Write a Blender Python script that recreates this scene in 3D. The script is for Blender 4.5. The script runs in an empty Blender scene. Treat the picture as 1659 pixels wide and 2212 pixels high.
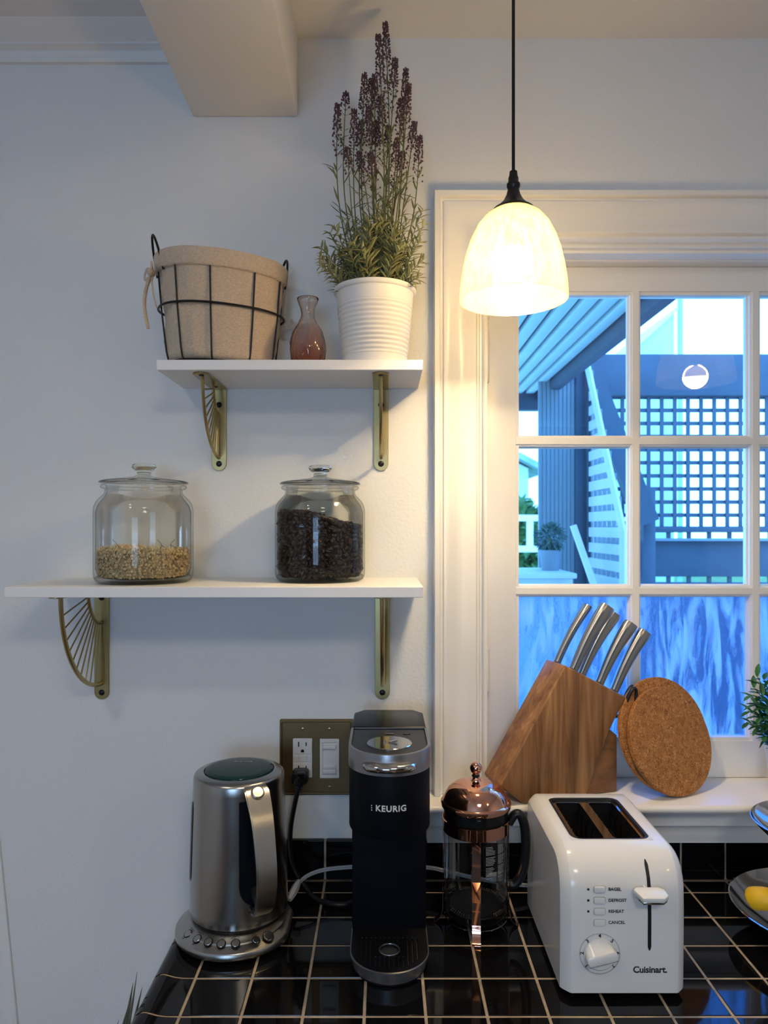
import bpy, bmesh, math, random
from mathutils import Vector, Matrix, noise
random.seed(7)
R = random.Random(7)
PI = math.pi
SC = bpy.context.scene
COL = SC.collection

# ------------------------------------------------------------------ camera, world, lights, exposure
CZ = 1.5206          # eye height; worktop is at 0.91
CD = 1.265           # distance from the camera to the wall plane (Y = 0)
F = 1567.0
cam_d = bpy.data.cameras.new('camera'); cam = bpy.data.objects.new('camera', cam_d); COL.objects.link(cam)
cam.location = (0, -CD, CZ); cam.rotation_euler = (PI/2, 0, 0)
cam_d.sensor_fit = 'VERTICAL'; cam_d.sensor_height = 36.0; cam_d.lens = F/2212*36
cam_d.shift_x = 1.5/2212; cam_d.shift_y = 33/2212; cam_d.clip_start = 0.02; cam_d.clip_end = 200
cam_d.dof.use_dof = True; cam_d.dof.focus_distance = 1.10; cam_d.dof.aperture_fstop = 7.5
SC.camera = cam
SC.view_settings.view_transform = 'Standard'; SC.view_settings.look = 'None'
SC.view_settings.gamma = 1.0; SC.view_settings.use_curve_mapping = False
SC.view_settings.exposure = 0.0

wd = bpy.data.worlds.new('sky'); SC.world = wd; wd.use_nodes = True
nt = wd.node_tree; nt.nodes.clear()
wo = nt.nodes.new('ShaderNodeOutputWorld'); bg = nt.nodes.new('ShaderNodeBackground')
tc = nt.nodes.new('ShaderNodeTexCoord'); sp = nt.nodes.new('ShaderNodeSeparateXYZ'); rp = nt.nodes.new('ShaderNodeValToRGB')
nt.links.new(tc.outputs['Generated'], sp.inputs[0]); nt.links.new(sp.outputs['Z'], rp.inputs[0])
rp.color_ramp.elements[0].position = 0.0; rp.color_ramp.elements[0].color = (0.20, 0.52, 1.0, 1)
rp.color_ramp.elements[1].position = 0.7; rp.color_ramp.elements[1].color = (0.10, 0.38, 1.0, 1)
nt.links.new(rp.outputs[0], bg.inputs[0]); bg.inputs[1].default_value = 7.2
nt.links.new(bg.outputs[0], wo.inputs[0])

def area(name, loc, rot, sx, sy, power, color):
    l = bpy.data.lights.new(name, 'AREA'); l.shape = 'RECTANGLE'; l.size = sx; l.size_y = sy
    l.energy = power; l.color = color
    o = bpy.data.objects.new(name, l); COL.objects.link(o); o.location = loc; o.rotation_euler = rot
    return o
# daylight through the big window behind and left of the camera
area('daylight', (-0.55, -3.95, 1.45), (PI/2, 0, 0), 0.9, 0.8, 9.0, (0.74, 0.85, 1.0))
# flush ceiling light in the middle of the kitchen
area('ceiling_glow', (0.35, -2.1, 2.33), (0, 0, 0), 0.36, 0.36, 13, (1.0, 0.91, 0.76))
area('downlight_glow', (-0.75, -1.25, 2.365), (0, 0, 0), 0.12, 0.12, 3.2, (1.0, 0.88, 0.70))

def W(px, py, d):
    """point seen at pixel (px, py) of the photograph at distance d from the camera plane"""
    return Vector(((px-828)*d/F, d-CD, CZ-(py-1139)*d/F))

# ------------------------------------------------------------------ materials
MATS = {}
def mat(name, col, rough=0.5, metal=0.0, var=0.0, vscale=8.0, bump=0.0, bscale=60.0, stretch=(1,1,1), spec=0.5,
        trans=0.0, ior=1.45, coat=0.0, emit=None, estr=0.0, rvar=0.0, sheen=0.0):
    m = bpy.data.materials.new(name); m.use_nodes = True; MATS[name] = m
    n = m.node_tree; b = n.nodes['Principled BSDF']; L = n.links
    b.inputs['Base Color'].default_value = (*col, 1); b.inputs['Roughness'].default_value = rough
    b.inputs['Metallic'].default_value = metal; b.inputs['Specular IOR Level'].default_value = spec
    b.inputs['Transmission Weight'].default_value = trans; b.inputs['IOR'].default_value = ior
    b.inputs['Coat Weight'].default_value = coat
    b.inputs['Sheen Weight'].default_value = sheen
    if emit: b.inputs['Emission Color'].default_value = (*emit, 1); b.inputs['Emission Strength'].default_value = estr
    if var or bump or rvar:
        t = n.nodes.new('ShaderNodeTexCoord'); mp = n.nodes.new('ShaderNodeMapping'); mp.inputs['Scale'].default_value = stretch
        L.new(t.outputs['Object'], mp.inputs[0])
    if var or rvar:
        nz = n.nodes.new('ShaderNodeTexNoise'); nz.inputs['Scale'].default_value = vscale; nz.inputs['Detail'].default_value = 5
        L.new(mp.outputs[0], nz.inputs['Vector'])
    if var:
        r = n.nodes.new('ShaderNodeValToRGB'); r.color_ramp.elements[0].position = 0.3; r.color_ramp.elements[1].position = 0.7
        r.color_ramp.elements[0].color = (*[c*(1-var) for c in col], 1); r.color_ramp.elements[1].color = (*[min(1, c*(1+var)) for c in col], 1)
        L.new(nz.outputs[0], r.inputs[0]); L.new(r.outputs[0], b.inputs['Base Color'])
    if rvar:
        mr = n.nodes.new('ShaderNodeMapRange'); mr.inputs[3].default_value = max(0, rough-rvar); mr.inputs[4].default_value = rough+rvar
        L.new(nz.outputs[0], mr.inputs[0]); L.new(mr.outputs[0], b.inputs['Roughness'])
    if bump:
        nb = n.nodes.new('ShaderNodeTexNoise'); nb.inputs['Scale'].default_value = bscale; nb.inputs['Detail'].default_value = 4
        L.new(mp.outputs[0], nb.inputs['Vector'])
        bp = n.nodes.new('ShaderNodeBump'); bp.inputs['Strength'].default_value = bump; bp.inputs['Distance'].default_value = 0.002
        L.new(nb.outputs[0], bp.inputs['Height']); L.new(bp.outputs[0], b.inputs['Normal'])
    return m

def thin_glass(name, tint=(1, 1, 1), edge=(0.5, 0.55, 0.53), refl=1.0, rough=0.0, grad=None, streak=False):
    """thin clear glass: transparent with a fresnel reflection, denser where seen edge on"""
    m = bpy.data.materials.new(name); m.use_nodes = True; n = m.node_tree; L = n.links; n.nodes.clear(); MATS[name] = m
    out = n.nodes.new('ShaderNodeOutputMaterial'); tr = n.nodes.new('ShaderNodeBsdfTransparent'); gl = n.nodes.new('ShaderNodeBsdfGlossy')
    gl.inputs['Roughness'].default_value = rough
    lw = n.nodes.new('ShaderNodeLayerWeight'); lw.inputs[0].default_value = 0.5
    cr = n.nodes.new('ShaderNodeValToRGB'); cr.color_ramp.elements[0].position = 0.72; cr.color_ramp.elements[0].color = (*tint, 1)
    cr.color_ramp.elements[1].position = 0.98; cr.color_ramp.elements[1].color = (*edge, 1)
    L.new(lw.outputs['Facing'], cr.inputs[0]); L.new(cr.outputs[0], tr.inputs[0])
    if grad:
        t = n.nodes.new('ShaderNodeTexCoord'); s = n.nodes.new('ShaderNodeSeparateXYZ'); L.new(t.outputs['Object'], s.inputs[0])
        mr = n.nodes.new('ShaderNodeMapRange'); mr.inputs[1].default_value = grad[0]; mr.inputs[2].default_value = grad[1]
        L.new(s.outputs['Z'], mr.inputs[0])
        mx = n.nodes.new('ShaderNodeMix'); mx.data_type = 'RGBA'; mx.inputs[6].default_value = (*grad[2], 1); mx.inputs[7].default_value = (*grad[3], 1)
        L.new(mr.outputs[0], mx.inputs[0])
        mm = n.nodes.new('ShaderNodeMix'); mm.data_type = 'RGBA'; mm.blend_type = 'MULTIPLY'; mm.inputs[0].default_value = 1
        L.new(cr.outputs[0], mm.inputs[6]); L.new(mx.outputs[2], mm.inputs[7]); L.new(mm.outputs[2], tr.inputs[0])
    fr = n.nodes.new('ShaderNodeFresnel'); fr.inputs[0].default_value = 1.5
    ml = n.nodes.new('ShaderNodeMath'); ml.operation = 'MULTIPLY'; ml.inputs[1].default_value = refl; L.new(fr.outputs[0], ml.inputs[0])
    mix = n.nodes.new('ShaderNodeMixShader'); L.new(ml.outputs[0], mix.inputs[0]); L.new(tr.outputs[0], mix.inputs[1]); L.new(gl.outputs[0], mix.inputs[2])
    L.new(mix.outputs[0], out.inputs[0])
    return m

def wood(name, cols, scale=(1, 1, 1), rot=(0, 0, 0), rough=0.45, wscale=9.0, bump=0.15):
    m = bpy.data.materials.new(name); m.use_nodes = True; n = m.node_tree; L = n.links; b = n.nodes['Principled BSDF']; MATS[name] = m
    t = n.nodes.new('ShaderNodeTexCoord'); mp = n.nodes.new('ShaderNodeMapping'); mp.inputs['Scale'].default_value = scale; mp.inputs['Rotation'].default_value = rot
    L.new(t.outputs['Object'], mp.inputs[0])
    nz = n.nodes.new('ShaderNodeTexNoise'); nz.inputs['Scale'].default_value = wscale; nz.inputs['Detail'].default_value = 8; nz.inputs['Distortion'].default_value = 0.6
    nz.inputs['Roughness'].default_value = 0.62
    L.new(mp.outputs[0], nz.inputs['Vector'])
    r = n.nodes.new('ShaderNodeValToRGB'); e = r.color_ramp.elements
    e[0].position = 0.28; e[0].color = (*cols[0], 1); e[1].position = 0.75; e[1].color = (*cols[-1], 1)
    for i, c in enumerate(cols[1:-1]):
        q = e.new(0.28+0.47*(i+1)/(len(cols)-1)); q.color = (*c, 1)
    L.new(nz.outputs[0], r.inputs[0]); L.new(r.outputs[0], b.inputs['Base Color'])
    bp = n.nodes.new('ShaderNodeBump'); bp.inputs['Strength'].default_value = bump; bp.inputs['Distance'].default_value = 0.001
    L.new(nz.outputs[0], bp.inputs['Height']); L.new(bp.outputs[0], b.inputs['Normal'])
    b.inputs['Roughness'].default_value = rough
    return m

wall_m = mat('wall_paint', (0.785, 0.80, 0.80), 0.55, var=0.012, vscale=2.5, bump=0.35, bscale=170)
ceil_m = mat('ceiling_paint', (0.82, 0.81, 0.79), 0.7, bump=0.15, bscale=120)
trim_m = mat('trim_enamel', (0.84, 0.83, 0.80), 0.28, var=0.01, vscale=10, bump=0.12, bscale=40, stretch=(1, 1, 0.3))
sash_m = mat('sash_enamel', (0.83, 0.82, 0.79), 0.32, bump=0.2, bscale=60, stretch=(1, 1, 0.25), var=0.02, vscale=14)
shelf_m = mat('white_laminate', (0.86, 0.86, 0.86), 0.4, var=0.012, vscale=20, bump=0.05, bscale=90, stretch=(0.1, 1, 3))
brass = mat('satin_brass', (0.44, 0.34, 0.15), 0.34, 1.0, var=0.06, vscale=40, bump=0.05, bscale=400)
plate_brass = mat('aged_brass', (0.19, 0.125, 0.06), 0.42, 0.9, var=0.1, vscale=12, bump=0.05, bscale=300)
screw_m = mat('black_screw', (0.02, 0.02, 0.025), 0.35, 0.6, rvar=0.05)
blk_wire = mat('black_wire', (0.012, 0.012, 0.014), 0.4, 0.3, rvar=0.05)
linen = mat('linen', (0.60, 0.485, 0.365), 0.95, var=0.14, vscale=260, bump=0.6, bscale=500, stretch=(1, 1, 2), sheen=0.3, spec=0.1)
pot_m = mat('white_enamel_pot', (0.86, 0.85, 0.82), 0.3, rvar=0.05, vscale=30)
stem_m = mat('stem_green', (0.13, 0.145, 0.06), 0.7, var=0.3, vscale=60)
leaf_m = mat('rosemary_leaf', (0.25, 0.265, 0.125), 0.6, var=0.45, vscale=45)
bud_m = mat('lavender_bud', (0.115, 0.058, 0.075), 0.75, var=0.4, vscale=90)
soil_m = mat('soil', (0.03, 0.02, 0.012), 0.95, var=0.5, vscale=120, bump=1.0, bscale=200)
green_leaf = mat('glossy_leaf', (0.045, 0.16, 0.05), 0.4, var=0.4, vscale=50)
grey_leaf = mat('dry_leaf', (0.12, 0.13, 0.10), 0.8, var=0.5, vscale=300, stretch=(1, 1, 0.1))
tile_m = mat('black_tile', (0.004, 0.004, 0.005), 0.05, var=0.2, vscale=10, bump=0.012, bscale=12, spec=0.34)
grout_m = mat('sand_grout', (0.40, 0.33, 0.25), 0.9, var=0.2, vscale=60, bump=0.5, bscale=300)
steel = mat('brushed_steel', (0.40, 0.395, 0.38), 0.24, 1.0, var=0.05, vscale=60, stretch=(1, 1, 40), bump=0.05, bscale=250)
steel_h = mat('brushed_steel_flat', (0.42, 0.41, 0.39), 0.3, 1.0, var=0.06, vscale=70, stretch=(30, 1, 1), bump=0.04, bscale=200)
polished = mat('polished_steel', (0.55, 0.54, 0.52), 0.08, 1.0, rvar=0.03, vscale=8)
silver_p = mat('silver_plastic', (0.30, 0.30, 0.31), 0.3, 0.85, rvar=0.04)
dark_metal = mat('dark_metal_paint', (0.19, 0.19, 0.20), 0.3, 0.7, rvar=0.04)
blk_plastic = mat('black_plastic', (0.007, 0.007, 0.009), 0.32, spec=0.4, rvar=0.06, vscale=30)
blk_matte = mat('matte_black', (0.003, 0.0038, 0.007), 0.5, spec=0.12, rvar=0.05, vscale=40, bump=0.1, bscale=500)
lid_glass = mat('teal_black_glass', (0.006, 0.028, 0.030), 0.12, rvar=0.02, spec=0.25)
copper = mat('polished_copper', (0.82, 0.42, 0.29), 0.07, 1.0, rvar=0.03, vscale=14)
white_pl = mat('white_plastic', (0.76, 0.765, 0.76), 0.16, rvar=0.03, vscale=10)
white_dev = mat('white_device', (0.72, 0.71, 0.69), 0.35, rvar=0.04)
white_print = mat('white_print', (0.75, 0.75, 0.75), 0.5, rvar=0.02)
grey_print = mat('grey_print', (0.42, 0.42, 0.42), 0.5, rvar=0.02)
dark_print = mat('dark_print', (0.012, 0.016, 0.03), 0.5, rvar=0.02)
cord_w = mat('grey_white_cord', (0.38, 0.38, 0.40), 0.5, rvar=0.05)
slot_dark = mat('oven_cavity', (0.02, 0.02, 0.022), 0.4, 0.4, rvar=0.05)
coffee = mat('coffee_bean', (0.030, 0.015, 0.010), 0.32, var=0.5, vscale=120, coat=0.15)
cham = mat('chamomile', (0.66, 0.50, 0.28), 0.9, var=0.45, vscale=140)
cham2 = mat('chamomile_petal', (0.85, 0.74, 0.52), 0.9, var=0.3, vscale=160)
banana_m = mat('banana_skin', (0.80, 0.50, 0.015), 0.45, var=0.08, vscale=30)
tip_m = mat('banana_tip', (0.03, 0.02, 0.012), 0.8, var=0.2)
floor_m = wood('floor_board', [(0.16, 0.08, 0.035), (0.25, 0.13, 0.06), (0.32, 0.18, 0.09)], scale=(6, 1, 1), wscale=5)

# ------------------------------------------------------------------ mesh helpers
class M:
    """collects vertices and faces of ONE mesh object"""
    def __init__(s): s.v = []; s.f = []
    def add(s, vs, fs):
        k = len(s.v); s.v += [Vector(p) for p in vs]; s.f += [[i+k for i in f] for f in fs]; return s
    def box(s, x0, x1, y0, y1, z0, z1):
        vs = [(x, y, z) for x in (x0, x1) for y in (y0, y1) for z in (z0, z1)]
        return s.add(vs, [(0, 1, 3, 2), (4, 6, 7, 5), (0, 4, 5, 1), (2, 3, 7, 6), (0, 2, 6, 4), (1, 5, 7, 3)])
    def rbox(s, x0, x1, y0, y1, z0, z1, r=0.002, seg=2):
        b = bmesh.new(); bmesh.ops.create_cube(b, size=1)
        for v in b.verts: v.co = ((x0+x1)/2+v.co.x*(x1-x0), (y0+y1)/2+v.co.y*(y1-y0), (z0+z1)/2+v.co.z*(z1-z0))
        bmesh.ops.bevel(b, geom=b.edges[:], offset=r, segments=seg, profile=0.5, affect='EDGES')
        return s.bm(b)
    def bm(s, b, mx=None):
        b.verts.ensure_lookup_table(); b.verts.index_update()
        vs = [(mx @ v.co if mx else v.co.copy()) for v in b.verts]; fs = [[v.index for v in f.verts] for f in b.faces]
        b.free(); return s.add(vs, fs)
    def lathe(s, prof, c=(0, 0), n=40, closed=False):
        k = len(s.v); m = len(prof)
        for r, z in prof:
            for i in range(n):
                a = 2*PI*i/n; s.v.append(Vector((c[0]+r*math.cos(a), c[1]+r*math.sin(a), z)))
        rng = range(m) if closed else range(m-1)
        for j in rng:
            j2 = (j+1) % m
            for i in range(n):
                i2 = (i+1) % n; s.f.append([k+j*n+i, k+j*n+i2, k+j2*n+i2, k+j2*n+i])
        if not closed:
            if prof[0][0] > 1e-6: s.f.append([k+i for i in range(n)][::-1])
            if prof[-1][0] > 1e-6: s.f.append([k+(m-1)*n+i for i in range(n)])
        return s
    def open_lathe(s, prof, c=(0, 0), n=40):
        k = len(s.v); m = len(prof)
        for r, z in prof:
            for i in range(n):
                a = 2*PI*i/n; s.v.append(Vector((c[0]+r*math.cos(a), c[1]+r*math.sin(a), z)))
        for j in range(m-1):
            for i in range(n):
                i2 = (i+1) % n; s.f.append([k+j*n+i, k+j*n+i2, k+(j+1)*n+i2, k+(j+1)*n+i])
        return s
    def tube(s, pts, r, n=8, cap=True, closed=False, flat=None):
        pts = [Vector(p) for p in pts]; k = len(s.v); m = len(pts); up = None
        for i, p in enumerate(pts):
            if closed: t = pts[(i+1) % m]-pts[i-1]
            else: t = (pts[min(i+1, m-1)]-pts[max(i-1, 0)])
            t.normalize()
            if up is None: up = Vector((0, 0, 1)) if abs(t.z) < 0.9 else Vector((1, 0, 0))
            a = (up - t*up.dot(t)); a.normalize(); up = a; b = t.cross(a)
            rr = r[i] if isinstance(r, (list, tuple)) else r; ry = rr*(flat or 1)
            for q in range(n):
                w = 2*PI*q/n; s.v.append(p+a*rr*math.cos(w)+b*ry*math.sin(w))
        for j in range(m if closed else m-1):
            j2 = (j+1) % m
            for i in range(n):
                i2 = (i+1) % n; s.f.append([k+j*n+i, k+j*n+i2, k+j2*n+i2, k+j2*n+i])
        if cap and not closed:
            s.f.append([k+i for i in range(n)][::-1]); s.f.append([k+(m-1)*n+i for i in range(n)])
        return s
    def strap(s, pts, nrm, w, t):
        """flat strip of width w (or list) and thickness t along pts; nrm = list of outward normals"""
        k = len(s.v); m = len(pts)
        for i in range(m):
            p = Vector(pts[i]); tg = (Vector(pts[min(i+1, m-1)])-Vector(pts[max(i-1, 0)])).normalized(); nn = Vector(nrm[i]).normalized()
            sd = tg.cross(nn).normalized(); ww = (w[i] if isinstance(w, (list, tuple)) else w)/2
            s.v += [p-sd*ww, p+sd*ww, p+sd*ww+nn*t, p-sd*ww+nn*t]
        for i in range(m-1):
            for q in range(4): s.f.append([k+i*4+q, k+i*4+(q+1) % 4, k+i*4+4+(q+1) % 4, k+i*4+4+q])
        s.f += [[k, k+1, k+2, k+3][::-1], [k+(m-1)*4+q for q in range(4)]]
        return s
    def prism(s, poly, z0, z1, mx=None):
        """poly in xy extruded along z; mx places it"""
        k = len(poly); vs = [Vector((x, y, z0)) for x, y in poly]+[Vector((x, y, z1)) for x, y in poly]
        if mx: vs = [mx @ v for v in vs]
        return s.add(vs, [list(range(k))[::-1], [k+i for i in range(k)]]+[[i, (i+1) % k, k+(i+1) % k, k+i] for i in range(k)])
    def bprism(s, poly, z0, z1, r=0.002, seg=2, mx=None):
        b = bmesh.new(); k = len(poly)
        v0 = [b.verts.new((x, y, z0)) for x, y in poly]; v1 = [b.verts.new((x, y, z1)) for x, y in poly]
        b.faces.new(v0[::-1]); b.faces.new(v1)
        for i in range(k): b.faces.new([v0[i], v0[(i+1) % k], v1[(i+1) % k], v1[i]])
        bmesh.ops.recalc_face_normals(b, faces=b.faces[:])
        ed = [e for e in b.edges if e.calc_face_angle(0) > 0.6]
        bmesh.ops.bevel(b, geom=ed, offset=r, segments=seg, profile=0.5, affect='EDGES')
        return s.bm(b, mx)
    def ball(s, c, r, u=10, v=7, sc=(1, 1, 1), mx=None):
        k = len(s.v); c = Vector(c)
        for j in range(v+1):
            th = PI*j/v
            for i in range(u):
                a = 2*PI*i/u; p = Vector((math.sin(th)*math.cos(a)*r*sc[0], math.sin(th)*math.sin(a)*r*sc[1], math.cos(th)*r*sc[2]))
                s.v.append(c+(mx @ p if mx else p))
        for j in range(v):
            for i in range(u):
                i2 = (i+1) % u; s.f.append([k+j*u+i, k+(j+1)*u+i, k+(j+1)*u+i2, k+j*u+i2])
        return s
    def xf(s, mx): s.v = [mx @ p for p in s.v]; return s
    def build(s, name, m, parent=None, ang=35, loc=None):
        """ONE mesh object; vertices are given in world space when parent is a thing made by thing()"""
        me = bpy.data.meshes.new(name)
        off = Vector((0, 0, 0))
        if parent is not None: off = Vector(parent['_o']) if '_o' in parent else Vector((0, 0, 0))
        elif loc is not None: off = Vector(loc)
        me.from_pydata([p-off for p in s.v], [], s.f); me.validate(); me.update()
        b = bmesh.new(); b.from_mesh(me); bmesh.ops.recalc_face_normals(b, faces=b.faces[:]); b.to_mesh(me); b.free()
        if ang: me.shade_smooth(); me.set_sharp_from_angle(angle=math.radians(ang))
        o = bpy.data.objects.new(name, me); COL.objects.link(o); me.materials.append(m if not isinstance(m, str) else MATS[m])
        if parent is not None: o.parent = parent; o['_o'] = tuple(off)
        elif loc is not None: o.location = off
        return o

def thing(name, label, cat, loc=(0, 0, 0), group=None, kind=None):
    o = bpy.data.objects.new(name, None); o.empty_display_size = 0.02; COL.objects.link(o); o.location = loc; o['_o'] = tuple(loc)
    tag(o, label, cat, group, kind); return o
def tag(o, label=None, cat=None, group=None, kind=None):
    if label: o['label'] = label
    if cat: o['category'] = cat
    if group: o['group'] = group
    if kind: o['kind'] = kind
    return o
def struct(name, mb, m, parent=None, ang=35):
    o = mb.build(name, m, parent, ang); o['kind'] = 'structure'; return o

def rrect(w, h, r, n=5, cx=0, cy=0):
    out = []
    for sx, sy, a0 in ((1, 1, 0), (-1, 1, 90), (-1, -1, 180), (1, -1, 270)):
        for i in range(n+1):
            a = math.radians(a0+90*i/n); out.append((cx+sx*(w/2-r)+r*math.cos(a), cy+sy*(h/2-r)+r*math.sin(a)))
    return out
def circ(r, n=32, cx=0, cy=0): return [(cx+r*math.cos(2*PI*i/n), cy+r*math.sin(2*PI*i/n)) for i in range(n)]

def from_curve(cu):
    o = bpy.data.objects.new('tmp', cu); COL.objects.link(o)
    dg = bpy.context.evaluated_depsgraph_get(); dg.update()
    me = bpy.data.meshes.new_from_object(o.evaluated_get(dg))
    vs = [v.co.copy() for v in me.vertices]; fs = [list(p.vertices) for p in me.polygons]
    bpy.data.objects.remove(o); bpy.data.curves.remove(cu); bpy.data.meshes.remove(me)
    return vs, fs
def holed(polys, t, bev=0.0):
    """flat plate: first outline is the outside, the others holes; lies in xy, thickness t centred"""
    cu = bpy.data.curves.new('tmp', 'CURVE'); cu.dimensions = '2D'; cu.fill_mode = 'BOTH'; cu.extrude = t/2; cu.bevel_depth = bev; cu.bevel_resolution = 1; cu.offset = -bev
    for p in polys:
        sp = cu.splines.new('POLY'); sp.points.add(len(p)-1)
        for q, (x, y) in zip(sp.points, p): q.co = (x, y, 0, 1)
        sp.use_cyclic_u = True
    return from_curve(cu)
def text(body, size, t=0.0002, bold=0.0, align='CENTER', spacing=1.0):
    cu = bpy.data.curves.new('tmp', 'FONT'); cu.body = body; cu.size = size; cu.extrude = t; cu.offset = bold; cu.align_x = align; cu.align_y = 'CENTER'
    cu.space_character = spacing; cu.resolution_u = 3
    return from_curve(cu)
FRONT = Matrix(((1, 0, 0, 0), (0, 0, -1, 0), (0, 1, 0, 0), (0, 0, 0, 1)))   # xy drawing -> stands in xz, facing the camera (-Y)
def T(x, y, z): return Matrix.Translation((x, y, z))
def RX(a): return Matrix.Rotation(a, 4, 'X')
def RY(a): return Matrix.Rotation(a, 4, 'Y')
def RZ(a): return Matrix.Rotation(a, 4, 'Z')
def addx(mb, vf, mx): mb.add([mx @ Vector(v) for v in vf[0]], vf[1]); return mb
def bez(pts, n=16):
    """smooth curve through pts (Catmull-Rom)"""
    P = [Vector(p) for p in pts]; out = []
    for i in range(len(P)-1):
        a = P[max(i-1, 0)]; b = P[i]; c = P[i+1]; d = P[min(i+2, len(P)-1)]
        for k in range(n):
            t = k/n; out.append(0.5*((2*b)+(c-a)*t+(2*a-5*b+4*c-d)*t*t+(3*b-a-3*c+d)*t**3))
    out.append(P[-1]); return out

# ------------------------------------------------------------------ room shell
ZC = CZ+0.8525                       # ceiling
WX0, WX1 = -1.9, 2.2; RY0 = -4.0     # room extents
OX0, OX1, OZ0, OZ1 = 0.177, 1.188, CZ-0.459, CZ+0.481   # window opening
wb = M()
xs = [WX0, OX0, OX1, WX1]; zs = [0, OZ0-0.02, OZ1, ZC]
for i in range(3):
    for j in range(3):
        if i == 1 and j == 1: continue
        wb.box(xs[i], xs[i+1], 0, 0.12, zs[j], zs[j+1])
struct('wall_back', wb, wall_m, ang=0)
struct('wall_left', M().box(WX0-0.1, WX0, RY0, 0.12, 0, ZC), wall_m, ang=0)
struct('wall_right', M().box(WX1, WX1+0.1, RY0, 0.12, 0, ZC), wall_m, ang=0)
wf = M()      # wall behind the camera with a large window opening
fx = [WX0-0.1, -1.05, -0.05, WX1+0.1]; fz = [0, 1.0, 1.9, ZC]
for i in range(3):
    for j in range(3):
        if i == 1 and j == 1: continue
        wf.box(fx[i], fx[i+1], RY0-0.12, RY0, fz[j], fz[j+1])
struct('wall_front', wf, wall_m, ang=0)
struct('ceiling', M().box(WX0-0.1, WX1+0.1, RY0-0.12, 0.12, ZC, ZC+0.1), ceil_m, ang=0)
struct('floor', M().box(WX0-0.1, WX1+0.1, RY0-0.12, 0.12, -0.05, 0), floor_m, ang=0)
# window behind the camera
w2 = thing('window_2', None, None, (-0.55, RY0, 0.75), kind='structure')
fr = M()
for x in (-1.05, -0.57, -0.09): fr.box(x, x+0.04, RY0-0.08, RY0-0.02, 1.0, 1.9)
for z in (1.0, 1.43, 1.86): fr.box(-1.05, -0.05, RY0-0.08, RY0-0.02, z, z+0.04)
fr.build('window_frame', trim_m, w2, ang=0)
struct('baseboard_left', M().box(WX0, WX0+0.015, RY0, 0, 0, 0.12), trim_m)

# ceiling beam and crown moulding
bm_ = M().rbox(-0.332, -0.149, -2.6, -0.0005, CZ+0.7153, ZC, 0.003, 2)
struct('trim_1', bm_, ceil_m)
def sweep_x(prof, x0, x1):
    """profile [(y, z)] swept along x"""
    mb = M(); k = len(prof)
    mb.add([(x0, y, z) for y, z in prof]+[(x1, y, z) for y, z in prof], [list(range(k)), [k+i for i in range(k)][::-1]]+[[i, (i+1) % k, k+(i+1) % k, k+i] for i in range(k)])
    return mb
c0 = CZ+0.8065
crown = [(0, c0), (-0.008, c0), (-0.009, c0+0.006), (-0.005, c0+0.009), (-0.007, c0+0.020), (-0.013, c0+0.024), (-0.018, c0+0.0255), (-0.018, c0+0.0285), (-0.026, c0+0.033), (-0.038, c0+0.038),
         (-0.050, c0+0.0425), (-0.055, ZC), (0, ZC)]
struct('trim_2', sweep_x(crown, WX0, -0.332), trim_m)
# faint sloping cover strip low on the left wall face
cs = M(); p = [(-0.700, 1.02), (-0.672, 1.02), (-0.630, 0.60), (-0.600, 0.10), (-0.640, 0.10), (-0.664, 0.60)]
cs.bprism([(x, z) for x, z in p], -0.0, 0.006, 0.002, 2, FRONT)
struct('trim_3', cs, wall_m)

# ------------------------------------------------------------------ window: casing, sill, sash, panes
win = thing('window_1', None, None, (0.68, 0, OZ0), kind='structure')
def frame_sweep(prof, x0, x1, zt, zb, sides=('L', 'T', 'R')):
    """moulding profile [(inward, proud)] mitred round an opening"""
    mb = M(); k = len(prof); rows = []
    rows.append([(x0+w, -p, zb) for w, p in prof]); rows.append([(x0+w, -p, zt-w) for w, p in prof])
    rows.append([(x1-w, -p, zt-w) for w, p in prof]); rows.append([(x1-w, -p, zb) for w, p in prof])
    base = len(mb.v)
    for r in rows: mb.v += [Vector(q) for q in r]
    for j in range(3):
        for i in range(k): mb.f.append([j*k+i, j*k+(i+1) % k, (j+1)*k+(i+1) % k, (j+1)*k+i])
    mb.f += [list(range(k)), [3*k+i for i in range(k)]]
    return mb
CX0 = 0.0865; CZT = CZ+0.576
prof = [(0, 0), (0, 0.027), (0.0015, 0.0295), (0.0095, 0.0295), (0.011, 0.0275), (0.0115, 0.019), (0.0155, 0.017), (0.0175, 0.0225), (0.021, 0.0235),
        (0.028, 0.021), (0.036, 0.0165), (0.044, 0.0135), (0.052, 0.0135), (0.060, 0.0175), (0.067, 0.0225), (0.072, 0.024), (0.0745, 0.022), (0.0755, 0.017),
        (0.0775, 0.017), (0.079, 0.0215), (0.082, 0.0215), (0.0835, 0.018), (0.085, 0.012), (0.0885, 0.0095), (0.0925, 0.010), (0.0935, 0.004), (0.0945, 0)]
frame_sweep(prof, CX0, 1.278, CZT, OZ0+0.0005).build('casing', trim_m, win, 50)
# reveal lining (jamb)
jb = M(); jb.box(OX0-0.001, OX0+0.004, -0.002, 0.115, OZ0, OZ1); jb.box(OX1-0.004, OX1, -0.002, 0.115, OZ0, OZ1)
jb.box(OX0, OX1, -0.002, 0.115, OZ1-0.004, OZ1+0.001); jb.box(OX0, OX1, 0.030, 0.034, OZ1-0.006, OZ1-0.003)
jb.build('jamb', trim_m, win, ang=0)
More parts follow.
